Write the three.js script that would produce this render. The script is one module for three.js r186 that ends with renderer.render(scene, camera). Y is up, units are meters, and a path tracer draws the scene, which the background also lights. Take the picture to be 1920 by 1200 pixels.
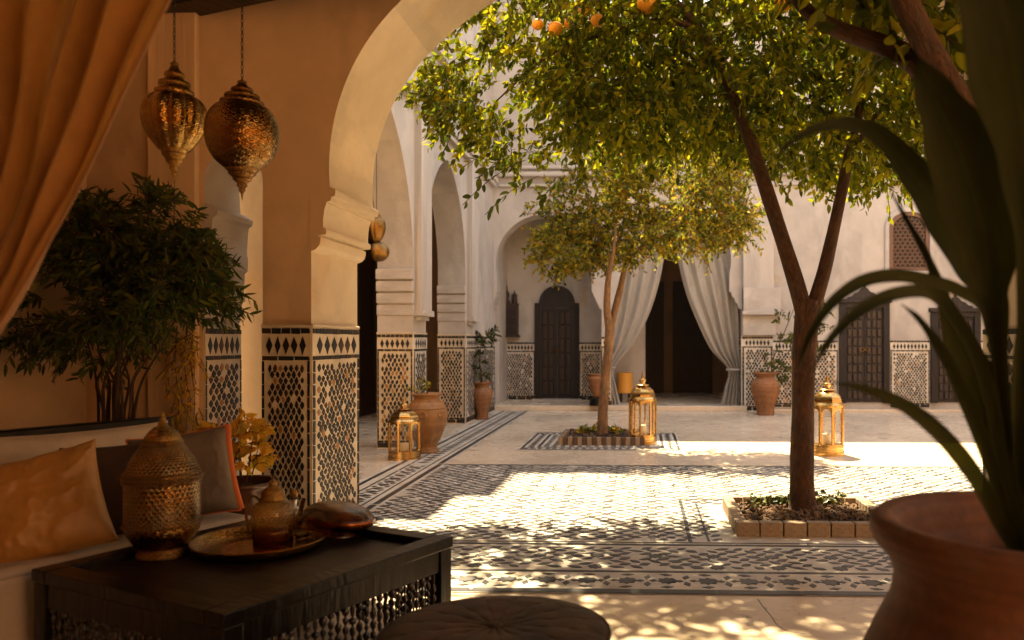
import * as THREE from 'three';
import { RoundedBoxGeometry } from 'three/addons/geometries/RoundedBoxGeometry.js';
import { mergeGeometries, mergeVertices, toCreasedNormals } from 'three/addons/utils/BufferGeometryUtils.js';

// ------------------------------------------------------------------ camera, sky, sun, exposure
const V = (x, y, z) => new THREE.Vector3(x, y, z);
const scene = new THREE.Scene();
const W = 1920, H = 1200, F = 1500, CX = 1148, CY = 640, YAW = THREE.MathUtils.degToRad(2), EYE = 1.25;
const camera = new THREE.PerspectiveCamera(2 * Math.atan(H / 2 / F) * 180 / Math.PI, W / H, 0.05, 200);
camera.position.set(0, EYE, 0);
camera.rotation.y = YAW;
camera.setViewOffset(W, H, W / 2 - CX, H / 2 - CY, W, H);
camera.focus = 5.2; camera.userData.fStop = 2.0;
camera.updateMatrixWorld();
scene.add(camera);

const renderer = new THREE.WebGLRenderer({ antialias: true });
renderer.setSize(1024, 640);
renderer.toneMapping = THREE.LinearToneMapping;
renderer.toneMappingExposure = 7.2;
renderer.shadowMap.enabled = true;

{ // hazy late-afternoon air: warm at the horizon, pale overhead
  const w = 128, h = 64, d = new Float32Array(w * h * 4);
  for (let j = 0; j < h; j++) for (let i = 0; i < w; i++) {
    const el = (j + 0.5) / h * 180 - 90, k = Math.pow(Math.max(0, Math.sin(Math.max(el, 0) * Math.PI / 180)), 0.55), o = (j * w + i) * 4;
    const s = 0.36;
    d[o] = s * (1.0 + (0.76 - 1.0) * k); d[o + 1] = s * (0.86 + (0.79 - 0.86) * k); d[o + 2] = s * (0.68 + (0.90 - 0.68) * k); d[o + 3] = 1;
  }
  const t = new THREE.DataTexture(d, w, h, THREE.RGBAFormat, THREE.FloatType);
  t.mapping = THREE.EquirectangularReflectionMapping; t.magFilter = t.minFilter = THREE.LinearFilter; t.needsUpdate = true;
  scene.background = t; scene.environment = t;
}
const TO_SUN = V(-0.15, 1, -0.6).normalize();
const sun = new THREE.DirectionalLight(new THREE.Color().setRGB(1, 0.80, 0.50), 3.9);
sun.position.copy(TO_SUN).multiplyScalar(30).add(V(0.5, 0, -7)); sun.target.position.set(0.5, 0, -7);
sun.castShadow = true; sun.shadow.mapSize.set(4096, 4096); sun.shadow.radius = 1.2; sun.shadow.bias = -0.0005;
Object.assign(sun.shadow.camera, { left: -11, right: 11, top: 11, bottom: -11, near: 1, far: 60 });
scene.add(sun, sun.target);

// ------------------------------------------------------------------ helpers
const DIRV = (px, py) => { const cx = (px - CX) / F, cy = (CY - py) / F; return V(cx * Math.cos(YAW) - Math.sin(YAW), cy, -cx * Math.sin(YAW) - Math.cos(YAW)); };
const at = (px, py, D) => { const d = DIRV(px, py), k = D / -d.z; return V(d.x * k, EYE + d.y * k, -D); };     // a point of the plane z = -D
function rngOf(a) { return () => { a |= 0; a = a + 0x6D2B79F5 | 0; let t = Math.imul(a ^ a >>> 15, 1 | a); t = t + Math.imul(t ^ t >>> 7, 61 | t) ^ t; return ((t ^ t >>> 14) >>> 0) / 4294967296; }; }
let R = rngOf(7);
const rr = (a, b) => a + (b - a) * R();
const lerp = (a, b, t) => a + (b - a) * t, clamp = (x, a, b) => Math.min(b, Math.max(a, x)), smooth = (a, b, x) => { const t = clamp((x - a) / (b - a), 0, 1); return t * t * (3 - 2 * t); };
const names = {};
function numbered(n) { const k = names[n] = (names[n] ?? -1) + 1; return k ? `${n}_${String(k).padStart(3, '0')}` : n; }
function tag(o, label, category, group) { o.userData.label = label; o.userData.category = category; if (group) o.userData.group = group; return o; }
function thing(name, label, category, pos = [0, 0, 0], turn = 0, group) {
  const o = new THREE.Group(); o.name = numbered(name); o.position.set(...pos); o.rotation.y = turn; scene.add(o);
  return tag(o, label, category, group);
}
function part(name, geo, mat, parent, kind) {
  const m = new THREE.Mesh(Array.isArray(geo) ? join(geo) : geo, mat); m.name = parent === scene ? numbered(name) : name; m.castShadow = m.receiveShadow = true;
  if (kind) m.userData.kind = kind;
  parent.add(m); return m;
}
function copyOf(src, name, label, pos, turn, scale, group) {
  const c = src.clone(); c.name = numbered(name); c.userData = { ...src.userData, label }; if (group) c.userData.group = group;
  c.position.set(...pos); c.rotation.y = turn; c.scale.set(...scale); scene.add(c); return c;
}
const plain = g => { let r = g.index ? g.toNonIndexed() : g.clone(); for (const k of Object.keys(r.attributes)) if (!['position', 'normal', 'uv'].includes(k)) r.deleteAttribute(k); r.clearGroups(); return r; };
const join = gs => mergeGeometries(gs.map(plain));
const box = (w, h, d, x = 0, y = 0, z = 0) => new THREE.BoxGeometry(w, h, d).translate(x, y, z);
const rbox = (w, h, d, x = 0, y = 0, z = 0, r = 0.006) => new RoundedBoxGeometry(w, h, d, 2, Math.min(r, w / 2.1, h / 2.1, d / 2.1)).translate(x, y, z);
const span = (x0, x1, y0, y1, z0, z1) => box(Math.abs(x1 - x0), Math.abs(y1 - y0), Math.abs(z1 - z0), (x0 + x1) / 2, (y0 + y1) / 2, (z0 + z1) / 2);
const rspan = (x0, x1, y0, y1, z0, z1, r = 0.006) => rbox(Math.abs(x1 - x0), Math.abs(y1 - y0), Math.abs(z1 - z0), (x0 + x1) / 2, (y0 + y1) / 2, (z0 + z1) / 2, r);
const lathe = (pts, seg = 40) => new THREE.LatheGeometry(pts.map(p => new THREE.Vector2(Math.max(p[0], 0.0004), p[1])), seg);
function boxUV(g0) { // uv in metres from the side a face looks to
  const g = plain(g0), p = g.attributes.position, uv = new Float32Array(p.count * 2), a = V(), b = V(), c = V(), n = V();
  for (let i = 0; i < p.count; i += 3) {
    a.fromBufferAttribute(p, i); b.fromBufferAttribute(p, i + 1); c.fromBufferAttribute(p, i + 2);
    n.copy(b).sub(a).cross(c.clone().sub(a)); const x = Math.abs(n.x), y = Math.abs(n.y), z = Math.abs(n.z);
    [a, b, c].forEach((q, k) => { const o = (i + k) * 2; if (y >= x && y >= z) { uv[o] = q.x; uv[o + 1] = q.z; } else if (x >= z) { uv[o] = q.z; uv[o + 1] = q.y; } else { uv[o] = q.x; uv[o + 1] = q.y; } });
  }
  g.setAttribute('uv', new THREE.BufferAttribute(uv, 2)); return g;
}
const scaleUV = (g, u, v) => { const a = g.attributes.uv; for (let i = 0; i < a.count; i++) a.setXY(i, a.getX(i) * u, a.getY(i) * v); return g; };
function extrude(pts, depth, opt = {}) { const s = new THREE.Shape(pts.map(p => new THREE.Vector2(p[0], p[1]))); for (const h of opt.holes ?? []) s.holes.push(new THREE.Path(h.map(p => new THREE.Vector2(p[0], p[1])))); return new THREE.ExtrudeGeometry(s, { depth, bevelEnabled: !!opt.bevel, bevelThickness: opt.bevel ?? 0, bevelSize: opt.bevel ?? 0, bevelOffset: -(opt.bevel ?? 0), bevelSegments: 1, curveSegments: 12 }); }
function grid(f, nu, nv) { // surface f(u, v) -> Vector3
  const p = [], uv = [], ix = [];
  for (let j = 0; j <= nv; j++) for (let i = 0; i <= nu; i++) { const q = f(i / nu, j / nv); p.push(q.x, q.y, q.z); uv.push(i / nu, j / nv); }
  for (let j = 0; j < nv; j++) for (let i = 0; i < nu; i++) { const a = j * (nu + 1) + i; ix.push(a, a + 1, a + nu + 2, a, a + nu + 2, a + nu + 1); }
  const g = new THREE.BufferGeometry(); g.setAttribute('position', new THREE.Float32BufferAttribute(p, 3)); g.setAttribute('uv', new THREE.Float32BufferAttribute(uv, 2)); g.setIndex(ix); g.computeVertexNormals(); return g;
}
function limb(points, radii, seg = 10, steps = 8, rough = 0) { // tapered round limb along a curve
  const c = new THREE.CatmullRomCurve3(points), n = (points.length - 1) * steps, rad = t => { const k = t * (radii.length - 1), i = Math.min(Math.floor(k), radii.length - 2); return lerp(radii[i], radii[i + 1], k - i); };
  const fr = c.computeFrenetFrames(n, false), P = []; for (let i = 0; i <= n; i++) P.push(c.getPoint(i / n));
  let L = 0; const len = P.map((p, i) => (L += i ? p.distanceTo(P[i - 1]) : 0));
  const ph = R() * 9;
  const g = grid((u, v) => { const i = Math.round(v * n), a = u * Math.PI * 2, r = rad(v) * (1 + rough * (Math.sin(a * 3 + ph + len[i] * 5) * 0.5 + Math.sin(a * 2 - len[i] * 9 + ph) * 0.5)); return P[i].clone().addScaledVector(fr.normals[i], Math.cos(a) * r).addScaledVector(fr.binormals[i], Math.sin(a) * r); }, seg, n);
  const uv = g.attributes.uv; for (let i = 0; i < uv.count; i++) { const v = Math.round(uv.getY(i) * n); uv.setXY(i, uv.getX(i) * 0.5, len[v]); }
  return g;
}
function instanced(name, geo, mat, mats, parent, cols) {
  const m = new THREE.InstancedMesh(geo, mat, mats.length); mats.forEach((q, i) => m.setMatrixAt(i, q)); if (cols) cols.forEach((c, i) => m.setColorAt(i, c));
  m.name = parent === scene ? numbered(name) : name; m.userData.kind = 'stuff'; m.castShadow = m.receiveShadow = true; parent.add(m); return m;
}
const M4 = (p, q, s) => new THREE.Matrix4().compose(p, q, s);

// ------------------------------------------------------------------ textures (grain, mottling and relief only)
function lattice(seed, n) { const r = rngOf(seed), a = new Float32Array(n * n); for (let i = 0; i < a.length; i++) a[i] = r(); return a; }
function noise(seed, n) { const a = lattice(seed, n); return (x, y) => { x = ((x % 1) + 1) % 1 * n; y = ((y % 1) + 1) % 1 * n; const i = Math.floor(x) % n, j = Math.floor(y) % n, u = x - Math.floor(x), v = y - Math.floor(y), s = u * u * (3 - 2 * u), t = v * v * (3 - 2 * v), i2 = (i + 1) % n, j2 = (j + 1) % n; return lerp(lerp(a[j * n + i], a[j * n + i2], s), lerp(a[j2 * n + i], a[j2 * n + i2], s), t); }; }
function fbm(seed, n, oct, gain = 0.5) { const f = []; for (let k = 0; k < oct; k++) f.push(noise(seed + k * 17, n << k)); return (x, y) => { let s = 0, a = 1, t = 0; for (const q of f) { s += a * q(x, y); t += a; a *= gain; } return s / t; }; }
function tex(w, h, f, srgb) { // f(u, v) -> grey or [r, g, b] in 0..1
  const d = new Uint8Array(w * h * 4);
  for (let j = 0; j < h; j++) for (let i = 0; i < w; i++) { let c = f((i + 0.5) / w, (j + 0.5) / h); if (!Array.isArray(c)) c = [c, c, c]; const o = (j * w + i) * 4; for (let k = 0; k < 3; k++) d[o + k] = clamp(c[k], 0, 1) * 255; d[o + 3] = 255; }
  const t = new THREE.DataTexture(d, w, h, THREE.RGBAFormat); t.wrapS = t.wrapT = THREE.RepeatWrapping; t.magFilter = THREE.LinearFilter; t.minFilter = THREE.LinearMipmapLinearFilter; t.generateMipmaps = true; if (srgb) t.colorSpace = THREE.SRGBColorSpace; t.needsUpdate = true; return t;
}
const rep = (t, x, y) => { const c = t.clone(); c.repeat.set(x, y); c.needsUpdate = true; return c; };
const nA = fbm(11, 4, 6), nB = fbm(23, 8, 6, 0.6), nC = fbm(31, 16, 5, 0.7), nD = fbm(47, 3, 4), nE = fbm(59, 32, 4, 0.7);
const T = {};
T.plaster = tex(1024, 1024, (u, v) => { const a = nA(u, v), b = nC(u, v), st = smooth(0.60, 0.72, nD(u + 0.3, v)) * smooth(0.42, 0.62, nB(u, v)); const tr = smooth(0.5, 0.62, nA(u * 2 + 0.2, v)) * 0.05, k = 0.78 + 0.24 * a + 0.07 * (b - 0.5) - tr; return [k, k * (0.985 - 0.085 * st), k * (0.97 - 0.20 * st)]; }, true);
T.plasterBump = tex(1024, 1024, (u, v) => 0.55 * nB(u, v) + 0.25 * nE(u, v) + 0.35 * nA(u * 1, v));
T.floor = tex(1024, 1024, (u, v) => { const a = nA(u, v), b = nE(u, v), w = Math.abs(nB(u, v) - 0.5), vein = 1 - smooth(0.0, 0.012, w) * 1; const spot = smooth(0.66, 0.74, nC(u + 0.4, v)); const k = 0.78 + 0.24 * a + 0.05 * (b - 0.5) - 0.05 * vein - 0.22 * spot * smooth(0.4, 0.6, nD(u, v)); return [k, k * 0.985, k * 0.965]; }, true);
T.floorRough = tex(512, 512, (u, v) => 0.55 + 0.5 * nB(u, v));
T.wood = tex(512, 512, (u, v) => { const g = fract(nD(u * 1, v) * 3 + 10 * u + 0.7 * nA(u, v)), f = nE(u * 2, v * 0.125); const k = 0.55 + 0.25 * Math.abs(g * 2 - 1) + 0.4 * (f - 0.5); return [k, k * 0.92, k * 0.85]; }, true);
function fract(x) { return x - Math.floor(x); }
T.woodBump = tex(512, 512, (u, v) => { const f = nE(u * 2, v * 0.125), g = fract(nD(u, v) * 3 + 10 * u); return 0.6 * f + 0.3 * Math.abs(g * 2 - 1); });
T.clay = tex(512, 512, (u, v) => { const b = 0.5 + 0.5 * Math.sin(v * 120 + 6 * nA(u, v)); const k = 0.72 + 0.3 * (nA(u, v) - 0.3) + 0.07 * b + 0.2 * (nE(u, v) - 0.5), e = smooth(0.6, 0.7, nB(u, v)); return [k, k * (0.95 + 0.10 * e), k * (0.88 + 0.25 * e)]; }, true);
T.clayBump = tex(512, 512, (u, v) => 0.5 + 0.16 * Math.sin(v * 120 + 6 * nA(u, v)) + 0.5 * (nC(u, v) - 0.5));
T.bark = tex(512, 512, (u, v) => { const k = 0.55 + 0.55 * (nC(u, v * 0.5) - 0.5) + 0.35 * nA(u, v), s = smooth(0.58, 0.66, nB(u, v)); return [k, k * (0.9 + 0.12 * s), k * (0.8 + 0.25 * s)]; }, true);
T.barkBump = tex(512, 512, (u, v) => nC(u, v * 0.5) * 0.7 + 0.3 * nE(u, v));
T.brass = tex(512, 512, (u, v) => { const k = 0.62 + 0.5 * (nA(u, v) - 0.2) + 0.2 * (nE(u, v) - 0.5), d = smooth(0.52, 0.68, nB(u, v)); return [k, k * (0.97 - 0.1 * d), k * (0.92 - 0.25 * d)]; }, true);
T.brassRough = tex(512, 512, (u, v) => 0.35 + 0.75 * nB(u, v));
T.filigree = tex(1024, 1024, (u, v) => { const n = 26, x = u * n, y = v * n, j = Math.floor(y), xx = x + (j % 2) * 0.5, fx = fract(xx) - 0.5, fy = fract(y) - 0.5, r = Math.hypot(fx, fy), a = Math.atan2(fy, fx); const pet = 0.5 + 0.5 * Math.cos(r * 17 - 0.5 * Math.cos(a * 6)); return clamp(0.25 + 0.5 * pet * (1 - smooth(0.40, 0.55, r)) + 0.3 * nE(u, v), 0, 1); });
T.pierced = tex(1024, 1024, (u, v) => { const n = 22, x = u * n, y = v * n, j = Math.floor(y), xx = x + (j % 2) * 0.5, fx = fract(xx) - 0.5, fy = fract(y) - 0.5; const s = 0.22 + 0.2 * nC(u, v), star = Math.abs(fx) + Math.abs(fy); return (star < s ? 0 : 1); });
T.weave = tex(512, 512, (u, v) => 0.5 + 0.22 * Math.sin(u * 6.2832 * 90) * Math.sin(v * 6.2832 * 90) + 0.4 * (nC(u, v) - 0.5));
T.cloth = tex(512, 512, (u, v) => { const k = 0.86 + 0.22 * (nA(u, v) - 0.4) + 0.08 * (nE(u, v) - 0.5); return [k, k, k]; }, true);
T.soil = tex(512, 512, (u, v) => { const k = 0.35 + 0.9 * (nE(u, v) - 0.3) * nC(u, v) + 0.3 * nB(u, v); return [k, k * 0.9, k * 0.8]; }, true);
T.leather = tex(512, 512, (u, v) => { const a = nB(u, v), c = nE(u, v), k = 0.55 + 0.7 * (a - 0.4) + 0.25 * (c - 0.5), s = smooth(0.5, 0.66, nA(u, v)); return [k, k * (0.9 + 0.15 * s), k * (0.8 + 0.2 * s)]; }, true);
T.leafTone = tex(256, 256, (u, v) => { const rib = 1 - smooth(0, 0.05, Math.abs(u - 0.5)), st = 0.5 + 0.5 * Math.sin(u * 140); const k = 0.82 + 0.1 * rib + 0.08 * st + 0.2 * (nC(u, v) - 0.5); return [k, k, k * 0.95]; }, true);

// ------------------------------------------------------------------ materials
const rgb = (r, g, b) => new THREE.Color().setRGB(r, g, b);
const std = (color, o = {}) => new THREE.MeshStandardMaterial({ color, roughness: 0.85, ...o });
const phys = (color, o = {}) => new THREE.MeshPhysicalMaterial({ color, roughness: 0.85, ...o });
const M = {
  limewash: std(rgb(0.56, 0.51, 0.46), { map: rep(T.plaster, 0.3, 0.3), bumpMap: rep(T.plasterBump, 0.5, 0.5), bumpScale: 0.010, roughness: 0.9 }),
  cream: std(rgb(0.80, 0.66, 0.46), { map: rep(T.plaster, 0.4, 0.4), bumpMap: rep(T.plasterBump, 0.6, 0.6), bumpScale: 0.007, roughness: 0.42 }),
  tan: std(rgb(0.80, 0.56, 0.33), { map: rep(T.plaster, 0.3, 0.3), bumpMap: rep(T.plasterBump, 0.5, 0.5), bumpScale: 0.008, roughness: 0.8 }),
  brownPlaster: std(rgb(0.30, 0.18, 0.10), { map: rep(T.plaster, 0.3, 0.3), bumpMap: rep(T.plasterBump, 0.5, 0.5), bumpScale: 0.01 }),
  ochre: std(rgb(0.74, 0.48, 0.25), { map: rep(T.plaster, 0.3, 0.3), bumpMap: rep(T.plasterBump, 0.5, 0.5), bumpScale: 0.01, roughness: 0.9 }),
  floor: std(rgb(0.80, 0.66, 0.50), { map: rep(T.floor, 0.33, 0.33), roughnessMap: rep(T.floorRough, 0.4, 0.4), roughness: 0.34, bumpMap: rep(T.plasterBump, 0.4, 0.4), bumpScale: 0.003 }),
  grout: std(rgb(0.72, 0.61, 0.45), { map: rep(T.plaster, 1.1, 1.1), roughness: 0.4, bumpMap: rep(T.plasterBump, 2, 2), bumpScale: 0.004 }),
  groutPale: std(rgb(0.70, 0.64, 0.54), { map: rep(T.plaster, 1.1, 1.1), roughness: 0.45 }),
  darkTile: phys(rgb(0.014, 0.013, 0.013), { roughness: 0.42, specularIntensity: 0.55 }),
  brownTile: phys(rgb(0.05, 0.024, 0.010), { roughness: 0.42, specularIntensity: 0.55 }),
  inkTile: phys(rgb(0.012, 0.016, 0.020), { roughness: 0.4, specularIntensity: 0.55 }),
  floorDark: std(rgb(0.028, 0.026, 0.026), { roughness: 0.38 }),
  floorGrey: std(rgb(0.05, 0.045, 0.04), { roughness: 0.42 }),
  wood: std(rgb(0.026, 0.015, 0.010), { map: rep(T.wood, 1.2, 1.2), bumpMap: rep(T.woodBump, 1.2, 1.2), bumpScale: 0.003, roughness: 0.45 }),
  ebony: phys(rgb(0.007, 0.0048, 0.0038), { specularIntensity: 0.6, map: rep(T.wood, 1.6, 1.6), bumpMap: rep(T.woodBump, 1.6, 1.6), bumpScale: 0.003, roughness: 0.32 }),
  doorWood: std(rgb(0.034, 0.019, 0.012), { map: rep(T.wood, 1.5, 1.5), bumpMap: rep(T.woodBump, 1.5, 1.5), bumpScale: 0.004, roughness: 0.6 }),
  doorCarving: std(rgb(0.062, 0.034, 0.019), { map: rep(T.wood, 1.5, 1.5), roughness: 0.5 }),
  lattice: std(rgb(0.15, 0.075, 0.04), { roughness: 0.7 }),
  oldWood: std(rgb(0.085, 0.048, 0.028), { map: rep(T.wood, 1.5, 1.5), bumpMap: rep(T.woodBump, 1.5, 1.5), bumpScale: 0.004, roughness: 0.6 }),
  clay: std(rgb(0.36, 0.165, 0.065), { map: T.clay, bumpMap: T.clayBump, bumpScale: 0.004, roughness: 0.75 }),
  clayOchre: std(rgb(0.42, 0.215, 0.075), { map: T.clay, bumpMap: T.clayBump, bumpScale: 0.004, roughness: 0.6 }),
  ochreTile: phys(rgb(0.30, 0.135, 0.03), { roughness: 0.4 }),
  clayDark: std(rgb(0.25, 0.108, 0.050), { map: T.clay, bumpMap: T.clayBump, bumpScale: 0.003, roughness: 0.7 }),
  glazed: std(rgb(0.10, 0.035, 0.016), { map: T.clay, roughness: 0.22 }),
  soil: std(rgb(0.09, 0.055, 0.03), { map: rep(T.soil, 2, 2), bumpMap: rep(T.soil, 2, 2), bumpScale: 0.02, roughness: 1 }),
  brass: std(rgb(0.84, 0.58, 0.25), { map: T.brass, roughnessMap: T.brassRough, roughness: 0.34, metalness: 1 }),
  brassFine: std(rgb(0.60, 0.38, 0.12), { map: rep(T.brass, 2, 1), roughness: 0.20, metalness: 1, bumpMap: rep(T.filigree, 1, 0.5), bumpScale: 0.0018 }),
  brassDark: std(rgb(0.44, 0.27, 0.10), { map: rep(T.brass, 2, 1), roughness: 0.22, metalness: 1, bumpMap: rep(T.filigree, 1, 0.5), bumpScale: 0.0022 }),
  brassPierced: std(rgb(0.44, 0.31, 0.15), { map: rep(T.brass, 2, 1), roughness: 0.15, metalness: 1, bumpMap: rep(T.filigree, 1.7, 0.7), bumpScale: 0.0022, alphaMap: rep(T.pierced, 2, 0.8), alphaTest: 0.5, side: THREE.DoubleSide }),
  copper: std(rgb(0.40, 0.16, 0.06), { map: rep(T.brass, 1, 1), roughness: 0.25, metalness: 1 }),
  iron: std(rgb(0.03, 0.026, 0.022), { roughness: 0.5, metalness: 0.6 }),
  pane: phys(rgb(0.98, 0.96, 0.92), { transmission: 1, thickness: 0, roughness: 0.03, side: THREE.DoubleSide }),
  amberGlass: phys(rgb(0.97, 0.85, 0.6), { transmission: 1, thickness: 0.05, ior: 1.5, roughness: 0.05, attenuationColor: rgb(0.9, 0.42, 0.06), attenuationDistance: 0.04, bumpMap: rep(T.filigree, 1, 0.5), bumpScale: 0.002 }),
  clearGlass: phys(rgb(0.95, 0.93, 0.85), { transmission: 1, thickness: 0.02, ior: 1.5, roughness: 0.04, attenuationColor: rgb(0.8, 0.7, 0.4), attenuationDistance: 0.15 }),
  wax: std(rgb(0.75, 0.66, 0.48), { roughness: 0.6 }),
  curtain: phys(rgb(0.60, 0.27, 0.032), { map: rep(T.cloth, 6, 3), bumpMap: rep(T.weave, 8, 6), bumpScale: 0.001, transmission: 0.5, thickness: 0, roughness: 0.95, side: THREE.DoubleSide, sheen: 0.3, sheenRoughness: 0.5 }),
  voile: phys(rgb(0.58, 0.51, 0.42), { map: rep(T.cloth, 2, 2), transmission: 0.3, thickness: 0, roughness: 0.95, side: THREE.DoubleSide }),
  linen: std(rgb(0.70, 0.57, 0.42), { map: rep(T.cloth, 1, 1), bumpMap: rep(T.weave, 3, 3), bumpScale: 0.0012, roughness: 0.9 }),
  gold: phys(rgb(0.54, 0.26, 0.055), { map: rep(T.cloth, 1, 1), bumpMap: rep(T.weave, 2, 2), bumpScale: 0.0015, roughness: 0.38, sheen: 0.5, sheenRoughness: 0.4, sheenColor: rgb(0.9, 0.6, 0.25) }),
  umber: phys(rgb(0.07, 0.036, 0.019), { map: rep(T.cloth, 1, 1), bumpMap: rep(T.weave, 3, 3), bumpScale: 0.001, roughness: 0.85, sheen: 0.3 }),
  taupe: phys(rgb(0.16, 0.115, 0.08), { map: rep(T.cloth, 1, 1), bumpMap: rep(T.weave, 3, 3), bumpScale: 0.001, roughness: 0.85, sheen: 0.3 }),
  rust: std(rgb(0.55, 0.13, 0.025), { bumpMap: rep(T.weave, 4, 4), bumpScale: 0.001, roughness: 0.8 }),
  leather: std(rgb(0.15, 0.068, 0.034), { map: rep(T.leather, 1.2, 1.2), bumpMap: rep(T.leather, 2, 2), bumpScale: 0.004, roughness: 0.6 }),
  bark: std(rgb(0.15, 0.085, 0.045), { map: rep(T.bark, 3, 2), bumpMap: rep(T.barkBump, 3, 2), bumpScale: 0.022, roughness: 0.9 }),
  barkPale: std(rgb(0.38, 0.25, 0.14), { map: rep(T.bark, 3, 2), bumpMap: rep(T.barkBump, 3, 2), bumpScale: 0.008, roughness: 0.9 }),
  leaf: phys(rgb(1, 1, 1), { transmission: 0.6, thickness: 0, roughness: 0.85, side: THREE.DoubleSide, specularIntensity: 0.15 }),
  leafGloss: std(rgb(1, 1, 1), { roughness: 0.42, side: THREE.DoubleSide }),
  blade: phys(rgb(0.045, 0.050, 0.005), { map: T.leafTone, transmission: 0.45, thickness: 0, roughness: 0.8, specularIntensity: 0.3, side: THREE.DoubleSide }),
  orange: std(rgb(0.85, 0.37, 0.025), { roughness: 0.45, bumpMap: rep(T.plasterBump, 6, 3), bumpScale: 0.001 }),
  brick: std(rgb(0.50, 0.39, 0.27), { map: rep(T.clay, 2, 2), bumpMap: rep(T.plasterBump, 3, 3), bumpScale: 0.006, roughness: 0.75 }),
  brickDark: std(rgb(0.17, 0.10, 0.06), { map: rep(T.clay, 2, 2), bumpMap: rep(T.plasterBump, 3, 3), bumpScale: 0.006, roughness: 0.7 }),
};

// ------------------------------------------------------------------ zellige (cut-tile mosaic)
function cutTile(pts, depth, inset) { // flat-topped tile with bevelled edges on z = 0
  const n = pts.length, cx = pts.reduce((s, p) => s + p[0], 0) / n, cy = pts.reduce((s, p) => s + p[1], 0) / n, top = pts.map(p => [cx + (p[0] - cx) * (1 - inset), cy + (p[1] - cy) * (1 - inset)]), P = [];
  for (let i = 0; i < n; i++) { const k = (i + 1) % n, a = [...pts[i], 0], b = [...pts[k], 0], c = [...top[k], depth], d = [...top[i], depth]; P.push(...a, ...b, ...c, ...a, ...c, ...d); }
  for (let i = 1; i < n - 1; i++) P.push(...top[0], depth, ...top[i], depth, ...top[i + 1], depth);
  const g = new THREE.BufferGeometry(); g.setAttribute('position', new THREE.Float32BufferAttribute(P, 3)); g.setAttribute('uv', new THREE.Float32BufferAttribute(P.flatMap((x, i) => i % 3 < 2 ? [x] : []), 2)); g.computeVertexNormals(); return g;
}
function lozenge(seed, bulge, jit) { const q = rngOf(seed), j = () => (q() - 0.5) * jit, b = bulge; return cutTile([[1 + j(), j()], [b + j(), b + j()], [j(), 1 + j()], [-b + j(), b + j()], [-1 + j(), j()], [-b + j(), -b + j()], [j(), -1 + j()], [b + j(), -b + j()]], 1, 0.1); }
const LOZ = [0, 1, 2, 3, 4, 5].map(i => lozenge(100 + i, 0.56, 0.16));          // half size 1
const DIA = [0, 1, 2, 3].map(i => lozenge(200 + i, 0.50, 0.10));
const SQ = [0, 1, 2].map(i => { const q = rngOf(300 + i), j = () => (q() - 0.5) * 0.09; return cutTile([[0.5 + j(), -0.5 + j()], [0.5 + j(), 0.5 + j()], [-0.5 + j(), 0.5 + j()], [-0.5 + j(), -0.5 + j()]], 1, 0.08); });
const LEAFY = [0, 1, 2, 3].map(i => { const q = rngOf(400 + i), j = () => (q() - 0.5) * 0.22; return cutTile([[1 + j(), j()], [0.45 + j(), 0.75 + j()], [-0.3 + j(), 0.62 + j()], [-1 + j(), 0.2 + j()], [-0.5 + j(), -0.55 + j()], [0.35 + j(), -0.8 + j()]], 1, 0.1); });
const STAR = [0, 1].map(i => { const q = rngOf(500 + i), P = []; for (let k = 0; k < 16; k++) { const a = k / 16 * 2 * Math.PI, r = (k % 2 ? 0.68 : 1) * (1 + (q() - 0.5) * 0.1); P.push([Math.cos(a) * r, Math.sin(a) * r]); } return cutTile(P, 1, 0.08); });
const DARKS = [M.darkTile, M.darkTile, M.darkTile, M.inkTile, M.brownTile];
const pick = a => a[Math.floor(R() * a.length) % a.length];
// tiles: list of {g, m, x, y, w, h, turn}; the first `most` become parts of their own, the others one mass per shape
function layTiles(parent, tiles, most, budget, thick = 0.004) {
  const rest = new Map();
  for (const t of tiles) {
    if (most && budget.left > 0) { const o = part('tile', t.g, t.m, parent); o.position.set(t.x, t.y, t.z ?? 0); o.rotation.z = t.turn ?? 0; o.scale.set(t.w, t.h, thick); budget.left--; continue; }
    const k = t.g.uuid + t.m.uuid; if (!rest.has(k)) rest.set(k, { g: t.g, m: t.m, a: [] });
    rest.get(k).a.push(M4(V(t.x, t.y, t.z ?? 0), new THREE.Quaternion().setFromEuler(new THREE.Euler(0, 0, t.turn ?? 0)), V(t.w, t.h, thick)));
  }
  if (rest.size) { // joined: one part
    const gs = []; for (const { g, a } of rest.values()) for (const q of a) gs.push([g, q]);
    const byMat = new Map(); for (const { g, m, a } of rest.values()) { if (!byMat.has(m)) byMat.set(m, []); for (const q of a) byMat.get(m).push(plain(g).applyMatrix4(q)); }
    for (const [m, list] of byMat) part('tile_field', mergeGeometries(list), m, parent, 'stuff');
  }
}
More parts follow.
